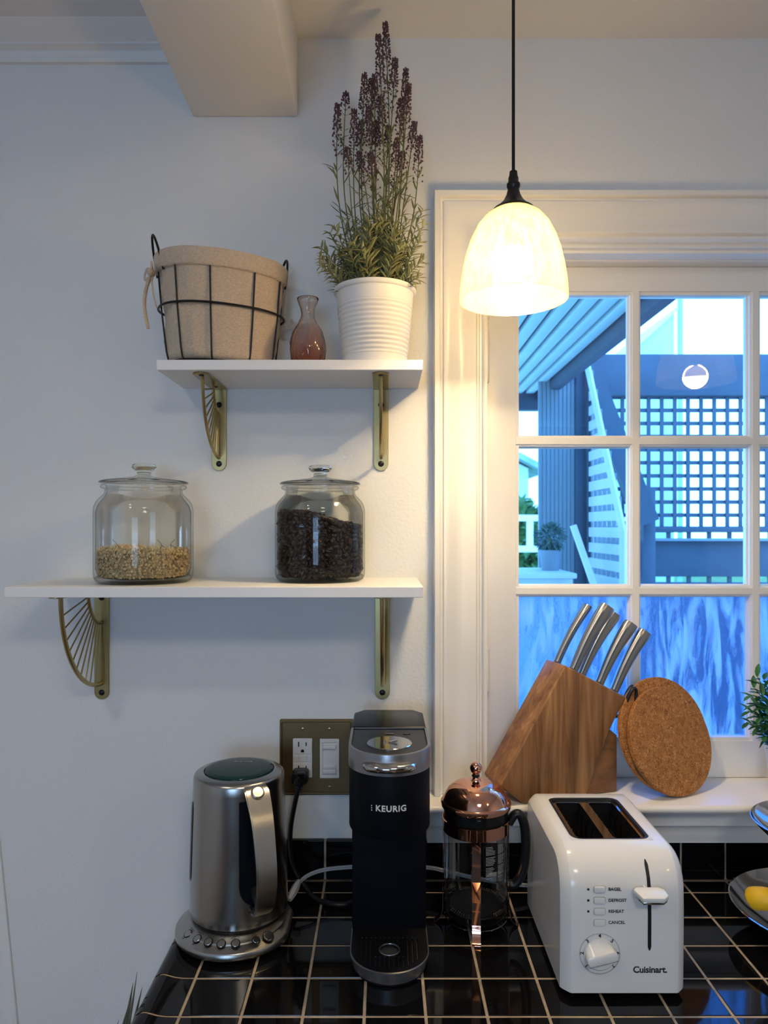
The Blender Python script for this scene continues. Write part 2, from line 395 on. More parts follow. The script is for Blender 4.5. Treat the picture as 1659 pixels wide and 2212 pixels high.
# stool with a rounded nose and the apron moulding under it
n0 = OZ0
stool = [(0.118, n0), (-0.066, n0), (-0.070, n0-0.0015), (-0.0725, n0-0.005), (-0.0725, n0-0.009), (-0.070, n0-0.0125), (-0.066, n0-0.014), (-0.058, n0-0.0145), (-0.058, n0-0.018), (-0.0, n0-0.018), (0, n0-0.02), (0.118, n0-0.02)]
sweep_x(stool, 0.052, 1.32).build('window_stool', trim_m, win, 50)
zb = CZ-0.5405
apron = [(0, n0-0.018), (-0.050, n0-0.018), (-0.050, n0-0.021), (-0.044, n0-0.024), (-0.0405, n0-0.030), (-0.039, n0-0.040), (-0.0385, n0-0.046), (-0.034, n0-0.048), (-0.030, n0-0.053), (-0.027, n0-0.062), (-0.0265, n0-0.070), (-0.0225, zb+0.004), (-0.0225, zb), (0, zb)]
sweep_x(apron, 0.075, 1.29).build('apron', trim_m, win, 50)
# sash
SY = 0.064; GY = 0.080
MX = [0.463+0.2198*i for i in range(3)]; MZ = [CZ+0.1578, CZ-0.117]
GX = [0.243]+MX+[1.1224]; GZ = [CZ-0.3918]+MZ[::-1]+[CZ+0.4326]
st = M()
st.rbox(OX0+0.0045, 0.243, SY, SY+0.034, OZ0+0.001, OZ1-0.0045, 0.0012); st.rbox(1.1224, OX1-0.0045, SY, SY+0.034, OZ0+0.001, OZ1-0.0045, 0.0012)
st.box(0.2425, 1.123, SY+0.0004, SY+0.034, CZ+0.4326, OZ1-0.0045); st.box(0.2425, 1.123, SY+0.0004, SY+0.034, OZ0+0.001, CZ-0.3918)
st.build('sash', sash_m, win)
def muntin(x0, x1, z0, z1, vert, mw=0.0058):
    """bar with a flat face and stepped ogee sides towards the glass"""
    pr = [(-mw-0.0065, GY), (-mw-0.0060, GY-0.004), (-mw-0.0040, GY-0.0055), (-mw-0.0035, SY+0.004), (-mw-0.0005, SY+0.003), (-mw, SY+0.0004), (mw, SY+0.0004), (mw+0.0005, SY+0.003), (mw+0.0035, SY+0.004), (mw+0.0040, GY-0.0055), (mw+0.0060, GY-0.004), (mw+0.0065, GY), (mw+0.003, GY+0.014), (-mw-0.003, GY+0.014)]
    mb = M(); k = len(pr)
    if vert: a = [(x0+w, y, z0) for w, y in pr]; b = [(x0+w, y, z1) for w, y in pr]
    else: a = [(x0, y+0.0004, z0+w) for w, y in pr]; b = [(x1, y+0.0004, z0+w) for w, y in pr]
    return mb.add(a+b, [list(range(k)), [k+i for i in range(k)][::-1]]+[[i, (i+1) % k, k+(i+1) % k, k+i] for i in range(k)])
for x in MX: muntin(x, x, GZ[0], GZ[-1], True).build('muntin', sash_m, win)
for z in MZ: muntin(GX[0], GX[-1], z, z, False, 0.0056).build('muntin', sash_m, win)
gb = M()     # glazing bead round the sash opening
for (x0, x1, z0, z1) in ((GX[0], GX[0]+0.006, GZ[0], GZ[-1]), (GX[-1]-0.006, GX[-1], GZ[0], GZ[-1]), (GX[0], GX[-1], GZ[0], GZ[0]+0.006), (GX[0], GX[-1], GZ[-1]-0.006, GZ[-1])):
    gb.box(x0, x1, SY+0.004, GY+0.01, z0, z1)
gb.build('glazing_bead', sash_m, win, ang=0)
pane_m = thin_glass('window_glass', (0.97, 0.985, 0.98), (0.8, 0.85, 0.83), 2.6)
# obscured, weathered glass of the bottom row
om = bpy.data.materials.new('obscured_glass'); om.use_nodes = True; n = om.node_tree; L = n.links; n.nodes.clear()
out = n.nodes.new('ShaderNodeOutputMaterial'); trl = n.nodes.new('ShaderNodeBsdfTranslucent'); rf = n.nodes.new('ShaderNodeBsdfRefraction'); gg = n.nodes.new('ShaderNodeBsdfGlossy'); dd = n.nodes.new('ShaderNodeBsdfDiffuse')
t = n.nodes.new('ShaderNodeTexCoord'); mp = n.nodes.new('ShaderNodeMapping'); mp.inputs['Scale'].default_value = (30, 30, 5); L.new(t.outputs['Object'], mp.inputs[0])
nz = n.nodes.new('ShaderNodeTexNoise'); nz.inputs['Scale'].default_value = 1.6; nz.inputs['Detail'].default_value = 9; nz.inputs['Roughness'].default_value = 0.62; nz.inputs['Distortion'].default_value = 1.0; L.new(mp.outputs[0], nz.inputs['Vector'])
mp2 = n.nodes.new('ShaderNodeMapping'); mp2.inputs['Scale'].default_value = (230, 230, 160); L.new(t.outputs['Object'], mp2.inputs[0])
n2 = n.nodes.new('ShaderNodeTexNoise'); n2.inputs['Scale'].default_value = 1.0; n2.inputs['Detail'].default_value = 3; L.new(mp2.outputs[0], n2.inputs['Vector'])
cr = n.nodes.new('ShaderNodeValToRGB'); e = cr.color_ramp.elements; e[0].position = 0.47; e[0].color = (0, 0, 0, 1); e[1].position = 0.63; e[1].color = (1, 1, 1, 1); L.new(nz.outputs[0], cr.inputs[0])
bp = n.nodes.new('ShaderNodeBump'); bp.inputs['Strength'].default_value = 0.9; bp.inputs['Distance'].default_value = 0.003; L.new(n2.outputs[0], bp.inputs['Height'])
rf.inputs['Roughness'].default_value = 0.38; rf.inputs['IOR'].default_value = 1.25; rf.inputs['Color'].default_value = (0.55, 0.72, 0.98, 1); L.new(bp.outputs[0], rf.inputs['Normal'])
trl.inputs['Color'].default_value = (0.72, 0.80, 0.92, 1); gg.inputs['Roughness'].default_value = 0.25; L.new(bp.outputs[0], gg.inputs['Normal']); dd.inputs[0].default_value = (0.6, 0.65, 0.7, 1)
m0 = n.nodes.new('ShaderNodeMixShader'); m0.inputs[0].default_value = 0.15; L.new(trl.outputs[0], m0.inputs[1]); L.new(dd.outputs[0], m0.inputs[2])
mr = n.nodes.new('ShaderNodeMapRange'); mr.inputs[3].default_value = 0.06; mr.inputs[4].default_value = 0.85; L.new(cr.outputs[0], mr.inputs[0])
m1 = n.nodes.new('ShaderNodeMixShader'); L.new(mr.outputs[0], m1.inputs[0]); L.new(rf.outputs[0], m1.inputs[1]); L.new(m0.outputs[0], m1.inputs[2])
m2 = n.nodes.new('ShaderNodeMixShader'); m2.inputs[0].default_value = 0.05; L.new(m1.outputs[0], m2.inputs[1]); L.new(gg.outputs[0], m2.inputs[2])
L.new(m2.outputs[0], out.inputs[0])
for i in range(4):
    for j in range(3):
        x0, x1, z0, z1 = GX[i]+0.004, GX[i+1]-0.004, GZ[j]+0.004, GZ[j+1]-0.004
        pn = M().box(x0, x1, GY+0.001, GY+0.0035, z0, z1) if j == 0 else M().add([(x0, GY+0.002, z0), (x1, GY+0.002, z0), (x1, GY+0.002, z1), (x0, GY+0.002, z1)], [(0, 1, 2, 3)])
        o = pn.build('pane', om if j == 0 else pane_m, win, ang=0)
        if j == 0: o['label'] = 'frosted weathered glass pane'
def hinge(z0, z1, cap):
    x = 0.1895; y = SY-0.003; mb = M()
    mb.tube([(x, y, z0+0.004), (x, y, z1-(0.028 if cap else 0.004))], 0.0042, 10); mb.ball((x, y, z0+0.003), 0.0042)
    if cap: mb.tube([(x, y, z1-0.03), (x, y, z1-0.003)], 0.003, 10); mb.ball((x, y, z1-0.002), 0.0042)
    mb.box(x-0.006, x+0.002, y+0.0, y+0.004, z0, z1)
    return mb
hinge(CZ+0.264, CZ+0.384, True).build('hinge', sash_m, win); hinge(CZ-0.301, CZ-0.219, False).build('hinge', sash_m, win)

# ------------------------------------------------------------------ worktop of black tiles with grout and a rounded edge
ZT = CZ-0.6106; TP = 0.077; TX0 = -0.2548; TYF = -CD+1.2143; GR = 0.0036; BSY = -CD+1.2535
ct = thing('tiled_countertop', 'black glazed tile worktop with sand coloured grout lines', 'countertop', (0.5, -0.35, ZT-0.04))
XR = WX1-0.02; NX = 19; NJ = 8
# tile base and grout bed
YFR = TYF-TP*NJ
M().box(-0.300, TX0+TP*NX, YFR-0.02, -0.0005, ZT-0.04, ZT-0.0014).build('tile_base', grout_m, ct, ang=0)
edge_prof = [(TX0, ZT-0.0006), (-0.272, ZT-0.0002), (-0.282, ZT+0.0010), (-0.291, ZT+0.0034), (-0.297, ZT+0.0050), (-0.303, ZT+0.0045), (-0.309, ZT+0.0010), (-0.3135, ZT-0.006), (-0.3155, ZT-0.016), (-0.3155, ZT-0.050), (-0.3025, ZT-0.050), (-0.3005, ZT-0.0035), (TX0, ZT-0.0035)]
def sweep_y(prof, y0, y1):
    mb = M(); k = len(prof)
    return mb.add([(x, y0, z) for x, z in prof]+[(x, y1, z) for x, z in prof], [list(range(k)), [k+i for i in range(k)][::-1]]+[[i, (i+1) % k, k+(i+1) % k, k+i] for i in range(k)])
g_prof = [(x+(0.0012 if x < -0.30 else 0), z-0.0010) for x, z in edge_prof]
sweep_y(g_prof, YFR, -0.0005).build('edge_grout', grout_m, ct, 60)
tb = M().rbox(-TP/2+GR/2, TP/2-GR/2, -TP/2+GR/2, TP/2-GR/2, -0.0045, 0, 0.0009, 2)
tile0 = None
def tile_mesh(name, mb):
    return mb.build(name, tile_m, ct)
full = None
rows = [(TYF-TP*(j+1), TYF-TP*j) for j in range(NJ)]
for i in range(NX):
    for j in range(NJ):
        if full is None:
            full = tb.build('tile', tile_m, ct, 12); full['_o'] = (0, 0, 0)
            for v in full.data.vertices: v.co += Vector(ct['_o'])
            o = full
        else: o = full.copy(); COL.objects.link(o)
        o.parent = ct
        o.location = Vector((TX0+TP*(i+0.5), rows[j][0]+TP/2, ZT-R.uniform(0.0003, 0.0008)))-Vector(ct['_o'])
        o.rotation_euler = (R.uniform(-0.004, 0.004), R.uniform(-0.004, 0.004), 0)
    M().rbox(TX0+TP*i+GR/2, TX0+TP*(i+1)-GR/2, TYF+GR/2, BSY-0.0012, ZT-0.0050, ZT-0.0005, 0.0012, 2).build('tile', tile_m, ct, 12)
edge0 = None
for j in range(-1, NJ):
    y0, y1 = (TYF+GR/2, BSY+0.007) if j < 0 else (rows[j][0]+GR/2, rows[j][1]-GR/2)
    pr = [(x-(GR/2 if x == TX0 else 0), z) for x, z in edge_prof]
    sweep_y(pr, y0, y1).build('edge_tile', tile_m, ct, 60)
# front edge of the worktop, out of the photograph
for i in range(NX): M().rbox(TX0+TP*i+GR/2, TX0+TP*(i+1)-GR/2, YFR-0.03, YFR-GR/2, ZT-0.05, ZT+0.001, 0.004, 2).build('edge_tile', tile_m, ct)
bs = thing('tile_backsplash', 'single row of black glazed tiles along the wall behind the worktop', 'backsplash', (0.5, -0.006, ZT))
zt = CZ-0.5412
M().box(-0.3155, TX0+TP*NX, BSY+0.0035, -0.0003, ZT+0.0002, zt-0.0015).build('grout', grout_m, bs, ang=0)
for i in range(-1, NX):
    x0 = TX0+TP*i+GR/2 if i >= 0 else -0.3155
    M().rbox(x0, TX0+TP*(i+1)-GR/2, BSY, -0.0008, ZT+0.0012, zt, 0.0020, 2).build('tile', tile_m, bs, 12)
cab = thing('base_cabinet', 'kitchen base cabinet under the black tiled worktop', 'cabinet', (0.5, -0.35, 0))
cabm = mat('cabinet_paint', (0.55, 0.55, 0.53), 0.4, rvar=0.05)
M().box(-0.285, TX0+TP*NX-0.01, YFR+0.03, -0.001, 0.1, ZT-0.0405).build('body', cabm, cab, ang=0)
M().box(-0.285, TX0+TP*NX-0.01, YFR+0.08, -0.05, 0, 0.1).build('plinth', cabm, cab, ang=0)
for i in range(3):
    M().rbox(-0.27+0.48*i, 0.19+0.48*i, YFR+0.008, YFR+0.0295, 0.13, ZT-0.07, 0.003).build('door', cabm, cab)

# ------------------------------------------------------------------ shelves and brackets
S1T, S1B, S1F = CZ+0.2576, CZ+0.2419, -CD+1.115      # upper shelf: top, underside, front edge
S2T, S2B, S2F = CZ-0.0877, CZ-0.1033, -CD+1.065      # lower shelf
tag(M().rbox(-0.3487, 0.0605, S1F, -0.0005, S1B, S1T, 0.0006, 1).build('wall_shelf', shelf_m, None, loc=(-0.144, 0, S1B)), 'short upper white wall shelf holding the basket, vase and lavender pot', 'shelf')
tag(M().rbox(-0.5564, 0.0591, S2F, -0.0005, S2B, S2T, 0.0006, 1).build('wall_shelf', shelf_m, None, loc=(-0.249, 0, S2B)), 'long lower white wall shelf holding the two glass jars', 'shelf')
def bracket(x, z, la, lz, ro, ri, label):
    th = 0.0028; w = 0.0258
    r = thing('shelf_bracket', label, 'bracket', (x, -0.0005, z), 'brass fan brackets under the white shelves')
    wall = M(); end = [(-w/2, 0), (w/2, 0)]+[(w/2*math.cos(-a*PI/12), -(lz-w/2)+w/2*math.sin(-a*PI/12)) for a in range(13)]
    wall.bprism(end, -th/2, th/2, 0.0006, 1, T(x, -0.0005-th/2, z-0.0002) @ FRONT)
    wall.build('wall_plate', brass, r)
    top = M(); top.bprism([(px, -py-0.0) for px, py in [(p[0], -p[1]) for p in end]], -th/2, th/2, 0.0006, 1, Matrix.Identity(4))
    top.v = [Vector((x+p.x, -0.0005+p.y*la/lz, z-0.0002-th/2+p.z)) for p in top.v]
    top.build('shelf_plate', brass, r)
    def arc(rad, t): return Vector((x, -0.0005-rad*1.0*math.sin(t), z-rad*1.03*math.cos(t)))
    def rod(rad, wr, name):
        pts = [arc(rad, t*PI/2/20) for t in range(21)]
        M().tube(pts, wr, 8).build(name, brass, r)
    rod(ro, 0.0033*la/0.165, 'outer_rod'); rod(ri, 0.0028*la/0.165, 'inner_rod')
    for k in range(11):
        t = PI/2*(0.045+0.83*k/10)
        M().tube([arc(ri-0.002, t), arc(ro, t)], 0.00135, 6).build('spoke', brass, r)
    for zz in (0.019 if la > 0.16 else 0.029, lz-w/2+0.001):
        s = M(); s.lathe([(0, 0.0022), (0.003, 0.0021), (0.0045, 0.0012), (0.0052, 0)], n=14)
        s.xf(T(x, -0.0005-th, z-zz) @ RX(PI/2)); q = s.build('screw', screw_m, r)
    for yy in (0.03, la-w/2):
        s = M(); s.lathe([(0, 0.0016), (0.0035, 0.0014), (0.0045, 0)], n=12); s.xf(T(x, -0.0005-yy, z-th) @ RX(PI)); s.build('screw', screw_m, r)
    return r
bracket(-0.2858, S1B, 0.138, 0.1435, 0.118, 0.044, 'left satin brass fan bracket under the short upper shelf')
bracket(-0.004, S1B, 0.138, 0.1435, 0.118, 0.044, 'right satin brass fan bracket under the short upper shelf')
bracket(-0.490, S2B, 0.186, 0.196, 0.163, 0.061, 'left satin brass fan bracket under the long lower shelf')
bracket(-0.0016, S2B, 0.186, 0.196, 0.163, 0.061, 'right satin brass fan bracket under the long lower shelf')

# ------------------------------------------------------------------ wire basket with linen liner
bc = Vector((-0.262, -CD+1.184, S1T)); bh = 0.169; rot = math.radians(28)
bk = thing('wire_basket', 'black wire basket with a tied beige linen liner on the upper shelf', 'basket', bc)
def bpos(a, f, z):      # a angle, f scale, z above the shelf
    k = z/bh; A = (0.090+0.016*k)*f; B = (0.0585+0.0125*k)*f
    p = RZ(rot) @ Vector((A*math.copysign(abs(math.cos(a))**0.9, math.cos(a)), B*math.copysign(abs(math.sin(a))**0.9, math.sin(a)), 0))
    return bc+p+Vector((0, 0, z))
ln = M(); NA = 96; rows_ = []
prf = [(0.02, 0.004, 0), (0.6, 0.004, 0), (0.86, 0.005, 0), (0.94, 0.012, 0.6), (0.94, 0.018, 1), (0.925, 0.024, 1), (0.94, 0.030, 1), (0.95, 0.038, 1), (0.945, 0.046, 1), (0.95, 0.054, 1), (0.952, 0.064, 1), (0.95, 0.075, 1), (0.952, 0.086, 1), (0.955, 0.097, 0.9), (0.957, 0.108, 0.8), (0.958, 0.12, 0.7), (0.958, 0.132, 0.6), (0.96, 0.143, 0.4), (1.012, 0.1435, 0.25), (1.026, 0.1455, 0.35), (1.030, 0.152, 0.35), (1.030, 0.163, 0.3), (1.020, 0.1690, 0.25), (1.0, 0.1705, 0.2), (0.985, 0.166, 0.2), (0.945, 0.150, 0.2), (0.93, 0.10, 0.4), (0.90, 0.02, 0.4), (0.5, 0.010, 0.2), (0.02, 0.009, 0)]
for f, z, wr in prf:
    row = []
    for i in range(NA):
        a = 2*PI*i/NA
        q = noise.noise(Vector((math.cos(a)*3.1, math.sin(a)*3.1, z*22)))*0.05*wr + noise.noise(Vector((math.cos(a)*7, math.sin(a)*7, z*50)))*0.03*wr
        zz = z+noise.noise(Vector((math.cos(a)*2, math.sin(a)*2, 5)))*0.003*wr
        row.append(bpos(a, f+q, zz))
    rows_.append(row)
k = 0
for row in rows_: ln.v += row
for j in range(len(rows_)-1):
    for i in range(NA): ln.f.append([j*NA+i, j*NA+(i+1) % NA, (j+1)*NA+(i+1) % NA, (j+1)*NA+i])
ln.f.append([i for i in range(NA)][::-1])
ln.build('liner', linen, bk, 60)
def ring(z, f, r): return [bpos(2*PI*i/72, f, z) for i in range(72)]
M().tube(ring(0.0875, 1.03, 0), 0.0019, 8, closed=True).build('middle_ring', blk_wire, bk)
M().tube(ring(0.0022, 0.93, 0), 0.0018, 8, closed=True).build('bottom_ring', blk_wire, bk)
M().tube(ring(0.1495, 0.985, 0), 0.0018, 8, closed=True).build('top_ring', blk_wire, bk)
for i in range(10):
    a = 2*PI*(i-0.04)/10
    M().tube([bpos(a, 0.985, 0.149), bpos(a, 0.99, 0.08), bpos(a, 0.975, 0.02), bpos(a, 0.955, 0.006), bpos(a, 0.90, 0.0017), bpos(a, 0.5, 0.0017)], 0.0014, 6).build('upright_wire', blk_wire, bk)
def handle(a0, lean, h):
    w = 0.30 if abs(math.cos(a0)) > 0.5 else 0.3
    p0, p1 = bpos(a0-w, 1.0, 0.140), bpos(a0+w, 1.0, 0.140); mid = (p0+p1)/2
    o = (bpos(a0, 1.3, 0.140)-bc); o.z = 0; o.normalize(); pts = []
    for i in range(25):
        t = i/24; c = p0.lerp(p1, t); s_ = math.sin(PI*t)**0.55
        pts.append(c+Vector((0, 0, h*s_))+o*lean*s_)
    return M().tube(pts, 0.0019, 8)
handle(PI, 0.012, 0.058).build('handle', blk_wire, bk); handle(0, 0.010, 0.056).build('handle', blk_wire, bk)
def tie(a0, side):
    mb = M(); c = bpos(a0, 1.07, 0.138); o = (c-bc); o.z = 0; o.normalize(); s_ = Vector((-o.y, o.x, 0))
    for q in (-1, 1):
        pts = bez([c, c+s_*0.016*q+Vector((0, 0, 0.010))+o*0.006, c+s_*0.026*q+Vector((0, 0, 0.001))+o*0.008, c+s_*0.014*q+Vector((0, 0, -0.006))+o*0.007, c], 8)
        mb.tube(pts, 0.0032, 8, flat=0.45)
    mb.ball(c+o*0.003, 0.0065, 10, 8)
    mb.tube(bez([c, c+o*0.010+s_*0.006+Vector((0, 0, -0.02)), c+o*0.014+s_*0.002+Vector((0, 0, -0.05)), c+o*0.009+s_*0.004+Vector((0, 0, -0.088))], 8), 0.0036, 8, flat=0.4)
    mb.tube(bez([c, c+o*0.004-s_*0.010*side+Vector((0, 0, -0.016)), c+o*0.004-s_*0.022*side+Vector((0, 0, -0.040)), c+o*0.002-s_*0.034*side+Vector((0, 0, -0.062))], 8), 0.0030, 8, flat=0.4)
    return mb
tie(PI+0.02, -1).build('tie', linen, bk, 60)
c2 = bpos(-0.12, 1.05, 0.085); mb = M(); o2 = (c2-bc); o2.z = 0; o2.normalize()
mb.tube(bez([c2, c2+o2*0.012+Vector((0, 0, 0.008)), c2+o2*0.015+Vector((0, -0.004, -0.004)), c2+o2*0.004+Vector((0, 0, -0.006)), c2], 8), 0.0026, 8, flat=0.5)
mb.tube(bez([c2, c2+Vector((0, 0, 0.02)), bpos(-0.1, 1.03, 0.135)], 6), 0.0026, 8, flat=0.5)
mb.build('tie', linen, bk, 60)

# ------------------------------------------------------------------ pink ribbed glass bud vase
vz = S1T; vc = (-0.1217, -CD+1.17)
vase_m = bpy.data.materials.new('rose_glass'); vase_m.use_nodes = True; n = vase_m.node_tree; L = n.links; b = n.nodes['Principled BSDF']
b.inputs['Transmission Weight'].default_value = 1; b.inputs['Roughness'].default_value = 0.02; b.inputs['IOR'].default_value = 1.45
t = n.nodes.new('ShaderNodeTexCoord'); s = n.nodes.new('ShaderNodeSeparateXYZ'); L.new(t.outputs['Object'], s.inputs[0])
cr = n.nodes.new('ShaderNodeValToRGB'); e = cr.color_ramp.elements; mrr = n.nodes.new('ShaderNodeMapRange'); mrr.inputs[1].default_value = 0.0; mrr.inputs[2].default_value = 0.11; L.new(s.outputs['Z'], mrr.inputs[0]); L.new(mrr.outputs[0], cr.inputs[0])
e[0].position = 0.1; e[0].color = (0.80, 0.42, 0.31, 1); e[1].position = 0.7; e[1].color = (0.96, 0.87, 0.82, 1); L.new(cr.outputs[0], b.inputs['Base Color'])
vp = [(0.0, 0.0005), (0.018, 0.0), (0.0225, 0.002), (0.0265, 0.012), (0.0285, 0.028), (0.0285, 0.040), (0.0245, 0.056), (0.0165, 0.070), (0.0118, 0.080), (0.0108, 0.086), (0.0125, 0.095), (0.0160, 0.105), (0.0178, 0.1105), (0.0172, 0.1113),
      (0.0158, 0.1105), (0.0142, 0.105), (0.0105, 0.095), (0.0088, 0.086), (0.0098, 0.080), (0.0140, 0.070), (0.0215, 0.056), (0.0255, 0.040), (0.0255, 0.028), (0.0235, 0.013), (0.018, 0.006), (0, 0.005)]
vs = M(); N = 80
for r_, z_ in vp:
    for i in range(N):
        a = 2*PI*i/N; amp = max(0, min(1, (0.085-z_)/0.03))*max(0, min(1, z_/0.01))
        f = 1+0.045*amp*math.sin(9*a+2.2*math.sin(z_*95))
        vs.v.append(Vector((vc[0]+r_*f*math.cos(a), vc[1]+r_*f*math.sin(a), vz+z_)))
for j in range(len(vp)-1):
    for i in range(N): vs.f.append([j*N+i, j*N+(i+1) % N, (j+1)*N+(i+1) % N, (j+1)*N+i])
tag(vs.build('bud_vase', vase_m, None, 60, loc=(vc[0], vc[1], vz)), 'small rose tinted ribbed glass bud vase between basket and lavender pot', 'vase')

# ------------------------------------------------------------------ potted lavender
pc = Vector((-0.0136, -CD+1.178, S1T))
lav = thing('potted_lavender', 'tall artificial lavender in a ribbed white metal pot', 'plant', pc)
pp = [(0.0, 0.001), (0.050, 0.0), (0.0515, 0.002)]
hh = 0.1265
for i in range(1, 181):
    z_ = 0.002+i/180*(hh-0.010); base = 0.0515+(0.0635-0.0515)*z_/hh
    rib = 0.00085*math.sin(z_/0.0072*2*PI) if 0.016 < z_ < 0.098 else 0
    pp.append((base+rib, z_))
pp += [(0.0645, hh-0.008), (0.0662, hh-0.006), (0.0672, hh-0.003), (0.0668, hh-0.0005), (0.0655, hh), (0.0645, hh-0.001), (0.0635, hh-0.006), (0.060, hh-0.02), (0.0, hh-0.0201)]
pt = M().lathe([(a, b_+pc.z) for a, b_ in pp], (pc.x, pc.y), 72); pt.build('pot', pot_m, lav, 50)
M().lathe([(0.0, pc.z+hh-0.0120), (0.03, pc.z+hh-0.011), (0.0608, pc.z+hh-0.0145)], (pc.x, pc.y), 32).build('soil', soil_m, lav)
zr = pc.z+hh-0.013
def leaf(mb, p, d, ln_, w, curl, seg=3):
    d = d.normalized(); sd = d.cross(Vector((0, 0, 1)));
    if sd.length < 0.05: sd = Vector((1, 0, 0))
    sd.normalize(); up = sd.cross(d); k = len(mb.v)
    for i in range(seg+1):
        t = i/seg; c = p+d*ln_*t+up*(-curl*ln_*t*t); ww = w*math.sin(PI*(0.12+0.83*t))*0.5
        mb.v += [c-sd*ww+up*ww*0.35, c-up*ww*0.15, c+sd*ww+up*ww*0.35]
    for i in range(seg):
        q = k+i*3; mb.f += [[q, q+1, q+4, q+3], [q+1, q+2, q+5, q+4]]
def path_at(pts, t):
    x = t*(len(pts)-1); i = min(int(x), len(pts)-2); return pts[i].lerp(pts[i+1], x-i), (pts[i+1]-pts[i]).normalized()
def bud(mb, c, r):
    k = len(mb.v); mb.v += [c+Vector(q)*r for q in ((1, 0, 0), (0, 1, 0), (-1, 0, 0), (0, -1, 0))]+[c+Vector((0, 0, 1.5*r)), c-Vector((0, 0, 1.2*r))]
    for i in range(4): mb.f += [[k+i, k+(i+1) % 4, k+4], [k+(i+1) % 4, k+i, k+5]]
def flower_stem(tip, base, spike, thick=1.0):
    b = Vector(base); tp = Vector(tip); mid = b.lerp(tp, 0.5)+Vector((R.uniform(-0.012, 0.012)+(tp.x-b.x)*0.18, R.uniform(-0.01, 0.01), 0))
    pts = bez([b, mid, tp], 12)
    mb = M().tube(pts, [0.0015-0.0009*i/(len(pts)-1) for i in range(len(pts))], 5)
    for i in range(R.randint(15, 20)):
        c, d = path_at(pts, R.uniform(0.10, 0.78)); a = R.uniform(0, 2*PI)
        leaf(mb, c, Vector((math.cos(a), math.sin(a), R.uniform(0.5, 1.5))), R.uniform(0.014, 0.032), 0.0034, R.uniform(-0.2, 0.35))
    s_ = mb.build('stem', stem_m, lav, 60)
    L_ = (tp-b).length; fb = M(); t0 = 1-spike/L_; nw = int(spike/0.0043)
    for i in range(nw):
        u = i/nw; t = t0+(1-t0)*u; c, d = path_at(pts, min(t, 0.999)); rad = (0.0088-0.0054*u)*thick; kq = 3 if u < 0.35 else 5
        if u < 0.3 and i % 2: continue
        for q in range(kq):
            a = 2*PI*q/kq+i*0.9+R.uniform(-0.4, 0.4); o = Vector((math.cos(a), math.sin(a), 0.35+R.uniform(0, 0.4)))*rad; e_ = c+o
            bud(fb, e_, R.uniform(0.0014, 0.0021)); k = len(fb.v); s2 = Vector((-math.sin(a), math.cos(a), 0))*0.0004
            fb.v += [c-s2, c+s2, e_+s2, e_-s2]; fb.f.append([k, k+1, k+2, k+3])
    bud(fb, tp, 0.0018)
    fb.build('flower_spike', bud_m, s_, ang=0)
tips = [(832, 50, 0.13), (817, 76, 0.14), (854, 127, 0.10), (877, 150, 0.12), (883, 183, 0.10), (788, 160, 0.12), (802, 172, 0.06), (747, 200, 0.055), (729, 226, 0.10), (896, 264, 0.09), (907, 295, 0.09), (750, 321, 0.05),
        (823, 209, 0.10), (839, 273, 0.08), (765, 237, 0.10), (809, 162, 0.11), (866, 215, 0.09), (796, 232, 0.10), (781, 262, 0.09), (814, 262, 0.09), (858, 300, 0.08), (800, 330, 0.06), (870, 330, 0.06), (775, 330, 0.07)]
for px, py, sp_ in tips:
    d = 1.178+R.uniform(-0.035, 0.045); tp = W(px, py, d); a = R.uniform(0, 2*PI); rr = R.uniform(0.005, 0.032)
    flower_stem(tp, (pc.x+(tp.x-pc.x)*0.35+rr*math.cos(a)*0.6, pc.y+rr*math.sin(a), zr), sp_)
def sprig(base, tip, nl, ll, name='sprig', m=None, parent=None, w=0.0034, wide=1.0):
    b = Vector(base); tp = Vector(tip); mid = b.lerp(tp, 0.5)+Vector(((b.x-tp.x)*0.18, (b.y-tp.y)*0.18, abs(tp.x-b.x)*0.15)); pts = bez([b, mid, tp], 8)
    mb = M().tube(pts, [0.0011-0.0006*i/(len(pts)-1) for i in range(len(pts))], 5)
    for i in range(nl):
        t = 0.10+0.9*i/nl; c, d = path_at(pts, t); a = i*2.4+R.uniform(-0.3, 0.3)
        sd = d.orthogonal().normalized(); s2 = d.cross(sd); o = sd*math.cos(a)+s2*math.sin(a)
        leaf(mb, c, o*wide+d*R.uniform(0.6, 1.1), ll*R.uniform(0.7, 1.15)*(1-0.4*t*t), w, R.uniform(-0.05, 0.3))
    return mb.build(name, m or leaf_m, parent, 0)
for i in range(70):
    a = R.uniform(0, 2*PI); rr = R.uniform(0.0, 0.05); rt = R.uniform(0.012, 0.078); hgt = 0.03+(1-rt/0.085)*0.11*R.uniform(0.6, 1.2)
    if math.sin(a) > 0: rt *= 0.72
    sprig((pc.x+rr*math.cos(a)*0.9, pc.y+rr*math.sin(a)*0.9, zr), (pc.x+rt*math.cos(a), pc.y+rt*math.sin(a), pc.z+hh+hgt), 28, 0.026, parent=lav, w=0.0044)
for px, py, d in ((692, 532, 1.16), (690, 556, 1.14), (690, 574, 1.13), (712, 500, 1.17), (914, 450, 1.18), (918, 480, 1.16), (908, 520, 1.15), (915, 560, 1.14), (905, 600, 1.13), (722, 487, 1.15), (740, 470, 1.17), (880, 470, 1.2)):
    tp = W(px, py, d); sprig((pc.x+(tp.x-pc.x)*0.55, pc.y+(tp.y-pc.y)*0.4, zr), tp, 28, 0.024, parent=lav, w=0.0042)

